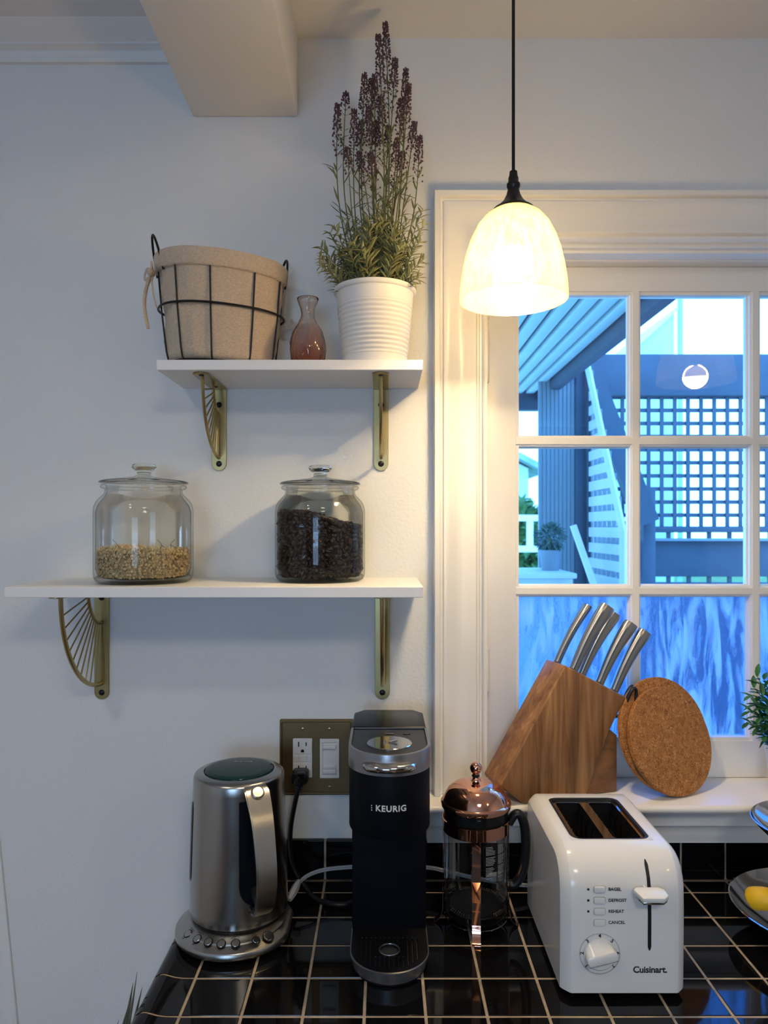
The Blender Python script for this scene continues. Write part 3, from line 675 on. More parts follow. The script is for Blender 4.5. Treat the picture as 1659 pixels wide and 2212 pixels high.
# ------------------------------------------------------------------ glass storage jars
jar_m = thin_glass('jar_glass', (0.995, 1, 0.995), (0.62, 0.66, 0.64), 0.42)
jar_g = thin_glass('greenish_jar_glass', (0.99, 1, 0.995), (0.62, 0.72, 0.67), 0.5)
solid_g = mat('solid_clear_glass', (0.96, 0.99, 0.97), 0.0, trans=1.0, ior=1.45)
def jar(x, d, r, label, gm, fill):
    c = (x, -CD+d); z = S2T; k = r/0.0755
    j = thing('glass_jar', label, 'jar', (x, -CD+d, z), 'lidded glass jars on the lower shelf')
    outp = [(0.0, 0.0025), (0.055*k, 0.0015), (0.066*k, 0.0), (0.072*k, 0.003), (0.0748*k, 0.009), (r, 0.018), (r, 0.112), (0.0748*k, 0.120), (0.0715*k, 0.128), (0.0655*k, 0.135), (0.0605*k, 0.1395), (0.0585*k, 0.1435),
            (0.0585*k, 0.1475), (0.0615*k, 0.1485), (0.0645*k, 0.1500), (0.0652*k, 0.1520), (0.0640*k, 0.1545), (0.061*k, 0.1555), (0.0575*k, 0.1545), (0.056*k, 0.150), (0.0560*k, 0.142)]
    M().open_lathe([(a, b_+z) for a, b_ in outp], c, 72).build('body', gm, j, 60)
    inn = [(0.0, 0.0085), (0.060*k, 0.0085), (0.0685*k, 0.012), (0.0722*k, 0.022), (0.0722*k, 0.112), (0.068*k, 0.124), (0.060*k, 0.1345), (0.056*k, 0.142)]
    M().open_lathe([(a, b_+z) for a, b_ in inn], c, 72).build('inner_wall', gm, j, 60)
    # thick glass foot
    M().lathe([(0.0, z+0.0032), (0.055*k, z+0.0028), (0.066*k, z+0.0012), (0.0712*k, z+0.0042), (0.0735*k, z+0.0085), (0.0712*k, z+0.0105), (0.060*k, z+0.0078), (0, z+0.0078)], c, 72).build('foot', gm, j, 60)
    lid = [(0.0, 0.1585), (0.050*k, 0.1575), (0.0635*k, 0.1568), (0.0670*k, 0.1575), (0.0680*k, 0.1590), (0.0665*k, 0.1608), (0.058*k, 0.1625), (0.040*k, 0.1650), (0.020*k, 0.1680), (0.0120, 0.1700), (0.0105, 0.1730), (0.0112, 0.1755),
           (0.0145, 0.1785), (0.0182, 0.1815), (0.0192, 0.1845), (0.0180, 0.1875), (0.0130, 0.1893), (0.0, 0.1897)]
    M().lathe([(a, b_+z) for a, b_ in lid], c, 64).build('lid', solid_g, j, 60)
    return j, c, z, 0.0715*k
def pile(fill_top, ri, z0, c, n_side, n_top, shape, step, seed):
    rr = random.Random(seed); mb = M()
    # side shell
    zmax = max(fill_top(a/12*2*PI, ri) for a in range(12)); rows = int((zmax-z0)/step)
    for j in range(rows+1):
        for i in range(n_side):
            a = 2*PI*(i+0.5*(j % 2)+rr.uniform(-0.35, 0.35))/n_side; z = z0+step*(j+0.5)+rr.uniform(-0.4, 0.4)*step; r = ri-rr.uniform(0.0028, 0.0065)
            if z < z0+0.012: r -= (z0+0.012-z)*0.5
            if z < fill_top(a, r): shape(mb, Vector((c[0]+r*math.cos(a), c[1]+r*math.sin(a), z)), rr)
    for i in range(n_top):
        a = rr.uniform(0, 2*PI); r = (ri-0.004)*math.sqrt(rr.uniform(0, 1)); shape(mb, Vector((c[0]+r*math.cos(a), c[1]+r*math.sin(a), fill_top(a, r)+rr.uniform(-0.003, 0.002))), rr)
    return mb
def core(fill_top, ri, z0, c):
    mb = M(); n_ = 40; rg = [0, 0.3, 0.6, 0.85, 1.0]
    for q in rg:
        for i in range(n_):
            a = 2*PI*i/n_; r = q*(ri-0.0065)+1e-5; mb.v.append(Vector((c[0]+r*math.cos(a), c[1]+r*math.sin(a), fill_top(a, r)-0.004)))
    for i in range(n_): a = 2*PI*i/n_; r = ri-0.0105; mb.v.append(Vector((c[0]+r*math.cos(a), c[1]+r*math.sin(a), z0+0.001)))
    for j in range(len(rg)):
        for i in range(n_): mb.f.append([j*n_+i, j*n_+(i+1) % n_, (j+1)*n_+(i+1) % n_, (j+1)*n_+i])
    mb.f.append([len(rg)*n_+i for i in range(n_)]); return mb
def bean(mb, p, rr):
    mx = Matrix.Rotation(rr.uniform(0, 6.28), 4, 'Z') @ Matrix.Rotation(rr.uniform(0, 6.28), 4, 'X') @ Matrix.Rotation(rr.uniform(0, 6.28), 4, 'Y')
    L_, Wd, H = 0.0054*rr.uniform(0.88, 1.1), 0.0040, 0.0036; k = len(mb.v); u = 12; th = [0.0, 0.5, 1.05, 1.57, 2.09, 2.64, PI]
    for t in th:
        for i in range(u):
            a = 2*PI*i/u; x = math.cos(t)*L_; y = math.sin(t)*math.cos(a)*Wd; z = math.sin(t)*math.sin(a)*H
            if z < 0: z *= 0.12 if i == 9 else 0.62
            mb.v.append(p+mx @ Vector((x, y, z)))
    for j in range(len(th)-1):
        for i in range(u): i2 = (i+1) % u; mb.f.append([k+j*u+i, k+(j+1)*u+i, k+(j+1)*u+i2, k+j*u+i2])
def flower(mb, p, rr):
    mx = Matrix.Rotation(rr.uniform(0, 6.28), 4, 'Z') @ Matrix.Rotation(rr.uniform(0, 3), 4, 'X')
    r = rr.uniform(0.0018, 0.0030); mb.ball(p, r, 6, 4, (1, 1, 0.9), mx)
def petals(mb, p, rr):
    for i in range(2):
        d = Vector((rr.uniform(-1, 1), rr.uniform(-1, 1), rr.uniform(-0.4, 1))); leaf(mb, p, d, rr.uniform(0.004, 0.0075), 0.0016, 0.3, 2)
jl = jar(-0.3825, 1.160, 0.0765, 'glass jar of dried chamomile flowers at the left of the lower shelf', jar_m, 0)
def top_ch(a, r): return jl[2]+0.050+0.007*math.exp(-((r*math.cos(a)+0.025)**2+(r*math.sin(a))**2)/0.0012)+0.003*noise.noise(Vector((r*math.cos(a)*60, r*math.sin(a)*60, 1)))
pile(top_ch, jl[3], jl[2]+0.0095, jl[1], 88, 900, flower, 0.0046, 3).build('chamomile', cham, jl[0], 60)['kind'] = 'stuff'
pile(lambda a, r: top_ch(a, r)+0.0015, jl[3]+0.0008, jl[2]+0.0095, jl[1], 60, 700, petals, 0.0050, 4).build('chamomile_petal', cham2, jl[0], 0)['kind'] = 'stuff'
core(top_ch, jl[3], jl[2]+0.0095, jl[1]).build('chamomile_heap', cham, jl[0], 60)['kind'] = 'stuff'
mb = M()
for pxx, q in ((0.030, 1), (0.052, -1), (-0.04, 1)):
    p = Vector((jl[1][0]+pxx, jl[1][1]-0.02, top_ch(0, 0.03))); mb.tube(bez([p, p+Vector((0.004*q, 0, 0.010)), p+Vector((-0.003*q, 0, 0.018))], 4), 0.0004, 4); mb.tube(bez([p+Vector((0.004*q, 0, 0.010)), p+Vector((0.011, 0, 0.002))], 3), 0.0004, 4)
mb.build('stalk', stem_m, jl[0])
jr = jar(-0.1035, 1.190, 0.0735, 'glass jar two thirds full of dark coffee beans on the lower shelf', jar_g, 0)
def top_co(a, r):
    x = r*math.cos(a); return jr[2]+0.101-0.16*x-0.004*(x > 0)*x/0.07+0.005*math.exp(-(x+0.02)**2/0.0008)+0.002*noise.noise(Vector((x*50, r*math.sin(a)*50, 2)))
pile(top_co, jr[3], jr[2]+0.0095, jr[1], 58, 700, bean, 0.0063, 5).build('coffee_beans', coffee, jr[0], 50)['kind'] = 'stuff'
core(top_co, jr[3], jr[2]+0.0095, jr[1]).build('coffee_bean_heap', coffee, jr[0], 60)['kind'] = 'stuff'

# ------------------------------------------------------------------ pendant lamps
shade_m = bpy.data.materials.new('frosted_shade'); shade_m.use_nodes = True; n = shade_m.node_tree; L = n.links; n.nodes.clear()
out = n.nodes.new('ShaderNodeOutputMaterial'); tl = n.nodes.new('ShaderNodeBsdfTranslucent'); df = n.nodes.new('ShaderNodeBsdfDiffuse'); tp_ = n.nodes.new('ShaderNodeBsdfTransparent'); gs = n.nodes.new('ShaderNodeBsdfGlossy')
t = n.nodes.new('ShaderNodeTexCoord'); mp = n.nodes.new('ShaderNodeMapping'); mp.inputs['Scale'].default_value = (60, 60, 16); L.new(t.outputs['Object'], mp.inputs[0])
nz = n.nodes.new('ShaderNodeTexNoise'); nz.inputs['Scale'].default_value = 3; nz.inputs['Detail'].default_value = 4; nz.inputs['Distortion'].default_value = 0.7; L.new(mp.outputs[0], nz.inputs['Vector'])
cr = n.nodes.new('ShaderNodeValToRGB'); e = cr.color_ramp.elements; e[0].position = 0.42; e[0].color = (0.30, 0.27, 0.14, 1); e[1].position = 0.60; e[1].color = (0.44, 0.42, 0.27, 1); L.new(nz.outputs[0], cr.inputs[0]); L.new(cr.outputs[0], tl.inputs[0])
df.inputs[0].default_value = (0.75, 0.72, 0.58, 1); gs.inputs['Roughness'].default_value = 0.12; tp_.inputs[0].default_value = (1, 0.95, 0.82, 1)
a1 = n.nodes.new('ShaderNodeMixShader'); a1.inputs[0].default_value = 0.22; L.new(tl.outputs[0], a1.inputs[1]); L.new(df.outputs[0], a1.inputs[2])
a2 = n.nodes.new('ShaderNodeMixShader'); a2.inputs[0].default_value = 0.46; L.new(a1.outputs[0], a2.inputs[1]); L.new(tp_.outputs[0], a2.inputs[2])
a3 = n.nodes.new('ShaderNodeMixShader'); a3.inputs[0].default_value = 0.04; L.new(a2.outputs[0], a3.inputs[1]); L.new(gs.outputs[0], a3.inputs[2]); L.new(a3.outputs[0], out.inputs[0])
bulb_m = mat('lit_bulb', (1, 1, 1), 0.4, emit=(1.0, 0.80, 0.50), estr=14)
def pendant(x, y, zrim, h, r, label, power, bulb_z, bulb_r=0.024):
    p = thing('pendant_lamp', label, 'lamp', (x, y, zrim)); c = (x, y)
    pf = [(1.0, 0.0), (1.004, 0.06), (0.985, 0.19), (0.945, 0.35), (0.88, 0.52), (0.79, 0.68), (0.67, 0.82), (0.53, 0.92), (0.36, 0.99), (0.20, 1.02)]
    M().open_lathe([(a*r, zrim+b_*h) for a, b_ in pf]+[(a*r-0.0025, zrim+b_*h-0.001) for a, b_ in pf[::-1]]+[(r, zrim)], c, 64).build('lamp_shade', shade_m, p, 60)
    zt_ = zrim+h*0.93; k = r/0.073
    M().lathe([(0.0275*k, zt_+0.004), (0.029*k, zt_+0.005), (0.0275*k, zt_+0.009), (0.020*k, zt_+0.014), (0.0135*k, zt_+0.021), (0.0095*k, zt_+0.029), (0.0078*k, zt_+0.036), (0.0, zt_+0.036)], c, 40).build('shade_cap', blk_plastic, p, 60)
    M().lathe([(0.0075*k, zt_+0.0362), (0.0092*k, zt_+0.040), (0.0092*k, zt_+0.044), (0.0070*k, zt_+0.046), (0.0070*k, zt_+0.052), (0.0058*k, zt_+0.055), (0.0052*k, zt_+0.061), (0, zt_+0.061)], c, 24).build('cord_grip', blk_plastic, p, 50)
    M().tube([(x, y, zt_+0.060), (x, y, ZC-0.004)], 0.0023, 10).build('cord', blk_plastic, p)
    M().lathe([(0.0, ZC-0.018), (0.045, ZC-0.016), (0.052, ZC-0.006), (0.053, ZC-0.0005), (0.0, ZC-0.0005)], c, 32).build('ceiling_rose', blk_plastic, p)
    M().lathe([(0.015, zt_+0.003), (0.014, zt_-0.03), (0.012, bulb_z+bulb_r*0.9), (0.0, bulb_z+bulb_r*0.9)], c, 24).build('lamp_holder', white_dev, p)
    M().ball((x, y, bulb_z), bulb_r, 24, 16).build('bulb', bulb_m, p)
    l = bpy.data.lights.new('bulb_light', 'POINT'); l.energy = power; l.color = (1.0, 0.72, 0.38); l.shadow_soft_size = bulb_r+0.004
    o = bpy.data.objects.new('bulb_light', l); COL.objects.link(o); o.location = Vector((x, y, bulb_z-0.0))-Vector(p['_o']); o.parent = p
    return p
pendant(0.1793, -CD+1.0, CZ+0.313, 0.125, 0.0738, 'lit pendant lamp with a frosted glass shade in front of the window', 46, CZ+0.313+0.050)
pendant(1.305, -1.605, CZ+0.605, 0.22, 0.156, 'wide pendant lamp hanging behind the camera, seen mirrored in the window pane', 34, CZ+0.60+0.03, 0.045)

# ------------------------------------------------------------------ wall plate with socket and dimmer
px0 = -0.1155; pz0 = CZ-0.3995; po = thing('switch_plate', 'aged brass double wall plate with a white socket and a white dimmer', 'switch plate', (px0, -0.0005, pz0))
hw, hz = 0.0647, 0.0657
op1 = rrect(0.0342, 0.069, 0.0015, 3, -0.0245, -0.0005); op2 = rrect(0.0342, 0.069, 0.0015, 3, 0.0222, -0.0012)
mb = M(); addx(mb, holed([rrect(2*hw, 2*hz, 0.003, 4), op1, op2], 0.0028, 0.0004), T(px0, -0.0023, pz0) @ FRONT)
addx(mb, holed([rrect(2*hw-0.003, 2*hz-0.003, 0.003, 4), rrect(2*hw-0.0085, 2*hz-0.0085, 0.0025, 4)], 0.0028, 0.0008), T(px0, -0.0042, pz0) @ FRONT)
addx(mb, holed([rrect(2*hw-0.012, 2*hz-0.012, 0.003, 4), op1, op2], 0.0030, 0.0006), T(px0, -0.0050, pz0) @ FRONT)
mb.build('plate', plate_brass, po, 40)
for sx in (-0.0245, 0.0222):
    for sz in (0.0497, -0.0510):
        q = M().lathe([(0.0, 0.0015), (0.0026, 0.0012), (0.0036, 0)], n=14).xf(T(px0+sx, -0.0066, pz0+sz) @ RX(PI/2)).build('screw', brass, po)
        M().box(px0+sx-0.003, px0+sx+0.003, -0.0083, -0.0079, pz0+sz-0.0004, pz0+sz+0.0004).build('slot', screw_m, q, 0)
sk = M(); addx(sk, (lambda h: h)(holed([rrect(0.0336, 0.068, 0.0015, 3)], 0.006, 0.0004)), T(px0-0.0245, -0.0045, pz0-0.0005) @ FRONT)
sko = sk.build('socket', white_dev, po, 40)
for cz_, flip in ((0.0195, 1), (-0.0215, 1)):
    f = M().bprism(rrect(0.0325, 0.0245, 0.003, 3), -0.0008, 0.0008, 0.0004, 1, T(px0-0.0245, -0.0082, pz0+cz_) @ FRONT).build('socket_face', white_dev, po)
    ds = M(); ds.box(px0-0.0245-0.0075, px0-0.0245-0.0055, -0.0094, -0.0088, pz0+cz_+0.000, pz0+cz_+0.0085); ds.box(px0-0.0245+0.0055, px0-0.0245+0.0073, -0.0094, -0.0088, pz0+cz_+0.0012, pz0+cz_+0.0080)
    ds.prism([(math.cos(a*PI/8)*0.0028, math.sin(a*PI/8)*0.0028) for a in range(9)]+[(-0.0028, -0.0022), (0.0028, -0.0022)], -0.0003, 0.0003, T(px0-0.0245, -0.0091, pz0+cz_-0.0075) @ FRONT)
    ds.build('slot', screw_m, f, 0)
for xx, w_ in ((-0.0355, 0.0085), (-0.0235, 0.0125), (-0.0125, 0.0065)): M().rbox(px0+xx-w_/2, px0+xx+w_/2, -0.0090, -0.0070, pz0-0.0065, pz0+0.0035, 0.0005, 1).build('test_button', white_dev, po)
dm = M(); addx(dm, holed([rrect(0.0336, 0.068, 0.0015, 3), rrect(0.0240, 0.056, 0.001, 2)], 0.006, 0.0004), T(px0+0.0222, -0.0048, pz0-0.0012) @ FRONT)
dmo = dm.build('dimmer', white_dev, po, 40)
M().box(px0+0.0222-0.0120, px0+0.0222+0.0120, -0.0052, -0.0040, pz0-0.0292, pz0+0.0268).build('dimmer_face', white_dev, po, 0)
M().rbox(px0+0.0222-0.0115, px0+0.0222+0.0110, -0.0105, -0.0050, pz0+0.0155, pz0+0.0215, 0.0008).build('slider', white_dev, po)
M().rbox(px0+0.0222-0.0115, px0+0.0222+0.0115, -0.0075, -0.0050, pz0-0.0185, pz0-0.0125, 0.0008).build('rocker', white_dev, po)
M().rbox(px0+0.0222-0.0115, px0+0.0222+0.0115, -0.0100, -0.0050, pz0-0.0270, pz0-0.0200, 0.0008).build('slider', white_dev, po)
# black power cord plugged into the lower socket
pk = thing('power_cord', 'thick black power cord plugged into the lower wall socket', 'cord', (px0-0.0245, -0.03, pz0-0.03))
pl = M(); cx_ = px0-0.0265; cz_ = pz0-0.026
pl.bprism(rrect(0.028, 0.021, 0.006, 4), -0.0145, 0.0145, 0.003, 2, T(cx_, -0.0245, cz_) @ FRONT)
pl.ball((cx_, -0.036, cz_-0.006), 0.0105, 14, 10, (1, 0.9, 1))
pl.build('plug', blk_plastic, pk)
g_ = W(649, 1683, 1.225)
M().tube([(cx_, -0.038, cz_-0.010), g_+Vector((0.002, 0, 0.006)), g_+Vector((0, 0, -0.006))], [0.0082, 0.0068, 0.0055], 12).build('strain_relief', blk_plastic, pk)
rib = M()
for i in range(4): rib.lathe([(0.006, 0), (0.0072, 0.0006), (0.0072, 0.0018), (0.006, 0.0024)], n=14, c=(0, 0)); rib.v[-56:] = [T(g_.x+0.0004*i, g_.y-0.0, g_.z-0.004+0.0042*i) @ p for p in rib.v[-56:]]
rib.build('grip_ring', blk_plastic, pk)
M().tube(bez([g_, W(640, 1722, 1.222), W(629, 1780, 1.222), W(627, 1830, 1.218), W(636, 1878, 1.205), W(660, 1915, 1.195), Vector((-0.107, -0.085, ZT+0.0045)), Vector((-0.06, -0.10, ZT+0.0045)), Vector((-0.02, -0.062, ZT+0.006)), Vector((0.0, -0.048, ZT+0.02))], 10), 0.0041, 10).build('cord', blk_plastic, pk)
# flat white extension cord running along the backsplash
ec = thing('extension_cord', 'flat pale extension cord arching along the black backsplash', 'cord', (-0.02, -0.05, ZT))
pts = [W(628, 1932, 1.150), W(640, 1915, 1.165), W(662, 1893, 1.185), W(700, 1879, 1.205), W(757, 1873, 1.215), W(840, 1868, 1.222), W(925, 1874, 1.222), W(960, 1881, 1.21), W(1010, 1893, 1.20), W(1060, 1903, 1.195), W(1120, 1911, 1.200), W(1180, 1915, 1.205), W(1260, 1916, 1.205)]
mb = M(); pth = bez(pts, 8)
mb.tube([p+Vector((0, 0, 0.0015)) for p in pth], 0.0019, 8); mb.tube([p-Vector((0, 0, 0.0015)) for p in pth], 0.0019, 8); mb.build('cord', cord_w, ec)
q0, q1 = W(632, 1930, 1.150), W(646, 1903, 1.168); mb = M(); mb.tube([q0+(q0-q1)*0.5, q0, q0.lerp(q1, .5), q1], [0.0050, 0.0078, 0.0082, 0.0050], 6, flat=0.7); mb.build('connector', cord_w, ec, 30)
q0, q1 = W(1050, 1898, 1.190), W(1085, 1893, 1.190); mb = M(); mb.tube([q0, q0.lerp(q1, .3), q1], [0.004, 0.0085, 0.0090], 6, flat=0.7); mb.build('connector', cord_w, ec, 30)

# ------------------------------------------------------------------ kettle on its powered base
kx, kd = -0.2215, 1.116; kc = (kx, -CD+kd)
ke = thing('electric_kettle', 'brushed steel electric kettle standing on a base with round buttons', 'kettle', (kx, kc[1], ZT))
kz = ZT+0.0285; kt = CZ-0.3737
def kr(z):      # body radius at height z
    t = (z-kz)/(kt-kz); return 0.0742-0.0062*t+0.0010*math.sin(PI*t)
bp_ = [(0.0, kz), (0.0725, kz), (0.0738, kz+0.001), (kr(kz+0.004), kz+0.004)]
bp_ += [(kr(kz+0.004+i*0.0098), kz+0.004+i*0.0098) for i in range(1, 20)]
rt = bp_[-1][0]
bp_ += [(rt-0.0004, kt-0.006), (rt-0.0018, kt-0.0022), (rt-0.005, kt-0.0003), (rt-0.010, kt+0.0006), (0.0545, kt+0.0022), (0.0535, kt+0.0020), (0.0530, kt-0.0020), (0.0, kt-0.0020)]
M().lathe(bp_, kc, 96).build('body', steel, ke, 40)
ld = M().lathe([(0.0, kt-0.0018), (0.0520, kt-0.0018), (0.0523, kt+0.0022), (0.0512, kt+0.0040), (0.047, kt+0.0050), (0.0462, kt+0.0052), (0.043, kt+0.0056), (0.02, kt+0.0068), (0.0, kt+0.0071)], kc, 64).build('lid', lid_glass, ke, 40)
tx = M(); addx(tx, text('Breville', 0.0085, 0.0001, spacing=1.1), T(kc[0]+0.002, kc[1]+0.020, kt+0.0070) @ RX(-0.02)); tx.build('lettering', grey_print, ld, 0)
def kdir(a): return Vector((math.sin(a), -math.cos(a), 0))    # a measured from the front, towards +X
K0 = Vector((kc[0], kc[1], 0))
# dark back panel on the body behind the handle
ha = 0.525; dk = M(); na, nz_ = 16, 40
for j in range(nz_+1):
    z = kz+0.035+(kt-0.024-kz-0.035)*j/nz_
    sh = 0.335 if j > 8 else 0.335*math.sqrt(max(0.03, 1-((8-j)/8.2)**2))
    for i in range(na+1):
        a = ha+sh*(2*i/na-1); dk.v.append(K0+kdir(a)*(kr(z)+0.0012)+Vector((0, 0, z)))
for j in range(nz_):
    for i in range(na): q = j*(na+1)+i; dk.f.append([q, q+1, q+na+2, q+na+1])
dk.build('back_panel', blk_matte, ke, 40)
hp = [(0.0665, kt-0.007, .034), (0.0735, kt-0.009, .036), (0.083, kt-0.020, .036), (0.098, kt-0.045, .033), (0.109, kt-0.080, .031), (0.1150, kt-0.110, .030), (0.1150, kt-0.135, .0295), (0.1085, kt-0.158, .029), (0.1015, kt-0.168, .028), (0.096, kt-0.173, .026), (0.086, kt-0.179, .022), (0.076, kt-0.181, .020)]
cp = bez([(r_, z_, w_) for r_, z_, w_ in hp], 5); P = []; Nn = []; Ww = []
for i, q in enumerate(cp):
    t2 = cp[min(i+1, len(cp)-1)]-cp[max(i-1, 0)]; P.append(K0+kdir(ha)*q.x+Vector((0, 0, q.y))); nr = Vector((-t2.y, t2.x)).normalized()
    if nr.x < 0: nr = -nr
    Nn.append(kdir(ha)*nr.x+Vector((0, 0, nr.y))); Ww.append(q.z)
hd = M().strap(P, Nn, Ww, 0.0045)
hb = bmesh.new(); vv = [hb.verts.new(p) for p in hd.v]
for f in hd.f: hb.faces.new([vv[i] for i in f])
bmesh.ops.recalc_face_normals(hb, faces=hb.faces[:]); bmesh.ops.bevel(hb, geom=[e for e in hb.edges if e.calc_face_angle(0) > 1.0], offset=0.0016, segments=2, affect='EDGES')
hnd = M().bm(hb).build('handle', steel_h, ke, 50)
inner = M().strap([p-n_*0.0045 for p, n_ in zip(P[3:-3], Nn[3:-3])], Nn[3:-3], [w*0.92 for w in Ww[3:-3]], 0.0048); inner.build('handle_liner', blk_plastic, ke, 50)
lk = M(); b0 = K0+kdir(ha)*0.069+Vector((0, 0, kz+0.055)); lk.tube([b0, K0+kdir(ha)*0.103+Vector((0, 0, kz+0.043))], 0.009, 12); lk.build('handle_link', blk_plastic, ke)
i0 = 7; btn = M().lathe([(0.0, 0.0022), (0.0075, 0.0020), (0.0088, 0.0010), (0.0090, 0.0)], n=28); nrm = Nn[i0]
zq = nrm.normalized(); xq = kdir(ha+PI/2); yq = zq.cross(xq); Mq = Matrix((xq, yq, zq)).transposed().to_4x4(); Mq.translation = P[i0]+nrm*0.0046
btn.xf(Mq).build('lid_button', steel_h, hnd); rg = M().lathe([(0.0092, 0.0006), (0.0102, 0.0006), (0.0102, 0.0), (0.0092, 0.0)], n=28, closed=True).xf(Mq); rg.build('button_ring', blk_plastic, hnd)
# water gauge, seen edge on at the left
wg = M()
for j in range(13):
    z = kz+0.052+0.118*j/12; sh = 0.10*math.sqrt(max(0.02, 1-((j-6)/6.2)**8))
    for i in range(7): wg.v.append(K0+kdir(-1.20+sh*(i/3-1))*(kr(z)+0.0010)+Vector((0, 0, z)))
for j in range(12):
    for i in range(6): q = j*7+i; wg.f.append([q, q+1, q+8, q+7])
wg.build('water_gauge', blk_plastic, ke)
# base: rounded disc flattened at the right, sloping control face
bx, by = kx-0.001, -CD+1.096; kb = thing('kettle_base', 'round steel kettle power base with seven buttons along its front', 'kettle base', (bx, by, ZT))
def bout(a, r):
    x = r*math.sin(a); y = -r*math.cos(a)
    return (x, y)
def ring_pts(r, z, cut): return [Vector((bx+min(r*math.cos(2*PI*i/96), cut), by+r*math.sin(2*PI*i/96), z)) for i in range(96)]
bs_ = M(); lay = [(0.001, ZT+0.0060, 9), (0.086, ZT+0.0060, 0.0800), (0.0885, ZT+0.0065, 0.0815), (0.0890, ZT+0.0080, 0.0820), (0.0885, ZT+0.0140, 0.0815), (0.0872, ZT+0.0160, 0.0800), (0.0840, ZT+0.0175, 0.077), (0.0765, ZT+0.0215, 0.0735), (0.0755, ZT+0.0235, 0.0735), (0.0745, ZT+0.0240, 0.0735), (0.001, ZT+0.0240, 9)]
for r_, z_, c_ in lay: bs_.v += ring_pts(r_, z_, c_)
for j in range(len(lay)-1):
    for i in range(96): bs_.f.append([j*96+i, j*96+(i+1) % 96, (j+1)*96+(i+1) % 96, (j+1)*96+i])
bs_.build('housing', steel_h, kb, 30)
M().lathe([(0.0, ZT+0.0002), (0.054, ZT+0.0002), (0.056, ZT+0.0030), (0.056, ZT+0.0065), (0.0, ZT+0.0065)], (bx, by), 64).build('rubber_foot', blk_plastic, kb)
M().lathe([(0.0, ZT+0.0238), (0.070, ZT+0.0238), (0.071, ZT+0.0260), (0.069, ZT+0.0283), (0.0, ZT+0.0283)], (kx, kc[1]), 64).build('connector_ring', blk_plastic, kb)
sl = math.atan2(0.0055, 0.0105)
def on_base(px, py):
    dd = 1.02
    for _ in range(6):
        p = W(px, py, dd); rr = math.hypot(p.x-bx, p.y-by); z = ZT+0.0175+(0.0840-rr)*0.53; dd = (CZ-z)*F/(py-1139)
    p = W(px, py, dd); return p
def base_mx(p):
    a = math.atan2(p.x-bx, -(p.y-by)); o = kdir(a); zq = (o*math.sin(sl)+Vector((0, 0, 1))*math.cos(sl)).normalized(); xq = kdir(a+PI/2); yq = zq.cross(xq)
    m_ = Matrix((xq, yq, zq)).transposed().to_4x4(); m_.translation = p; return m_
for (px, py, r_, dark, l1, l2) in ((406, 2017, .0060, 0, 'GREEN TEA', '175°'), (426, 2028, .0060, 0, 'WHITE TEA', '185°'), (450, 2035, .0060, 0, 'OOLONG', '195°'), (478, 2039, .0060, 0, 'FRENCH\nPRESS', '200°'), (509, 2038, .0060, 0, 'BOIL\nBLACK TEA', '212°'),
                              (553, 2031, .0054, 1, 'KEEP\nWARM', ''), (580, 2022, .0078, 1, 'START\nCANCEL', '')):
    m_ = base_mx(on_base(px, py))
    b = M().lathe([(0.0, 0.0014), (r_-0.0012, 0.0014), (r_-0.0006, 0.0008), (r_-0.0006, 0.0)], n=24).xf(m_).build('button', polished if dark else steel_h, kb)
    M().lathe([(r_-0.0006, 0.0006), (r_+0.0006, 0.0005), (r_+0.0008, 0.0), (r_-0.0006, 0.0)], n=24, closed=True).xf(m_).build('button_rim', blk_plastic, b)
    for s_, off in ((l1, r_+0.0022 if '\n' not in l1 else r_+0.0030), (l2, -r_-0.0026)):
        if s_:
            w = M(); addx(w, text(s_, 0.0024, 0.00005, 0.00004), m_ @ T(0, off, 0.0002)); w.build('lettering', dark_print, b, 0)

# ------------------------------------------------------------------ slim pod coffee maker
mx_, my_ = 0.0086, -CD+1.013
cm = thing('coffee_maker', 'slim black single cup coffee maker with a silver collar', 'coffee maker', (mx_, my_, ZT))
def ushape(r, back, n=28): return [(mx_+r*math.cos(PI+PI*i/n), my_+r*math.sin(PI+PI*i/n)) for i in range(n+1)]+[(mx_+r, my_+back), (mx_-r, my_+back)]
def ushape_r(r, back, n=28):
    out = [(mx_+r*math.cos(PI+PI*i/n), my_+r*math.sin(PI+PI*i/n)) for i in range(n+1)]; q = 0.016
    out += [(mx_+r-q+q*math.cos(PI/2*i/5), my_+back-q+q*math.sin(PI/2*i/5)) for i in range(6)]+[(mx_-r+q+q*math.cos(PI/2+PI/2*i/5), my_+back-q+q*math.sin(PI/2+PI/2*i/5)) for i in range(6)]
    return out
zh0 = CZ-0.4149; zt_ = CZ-0.3008
# column
c_ = M(); c_.bprism([(mx_-0.0545, my_+0.054), (mx_+0.0545, my_+0.054), (mx_+0.0545, my_+0.165), (mx_+0.040, my_+0.180), (mx_-0.040, my_+0.180), (mx_-0.0545, my_+0.165)], ZT+0.012, zh0+0.004, 0.002); c_.build('column', blk_matte, cm)
M().bprism(ushape_r(0.0562, 0.180), zh0, CZ-0.3285, 0.0035, 2).build('brew_head', blk_matte, cm, 40)
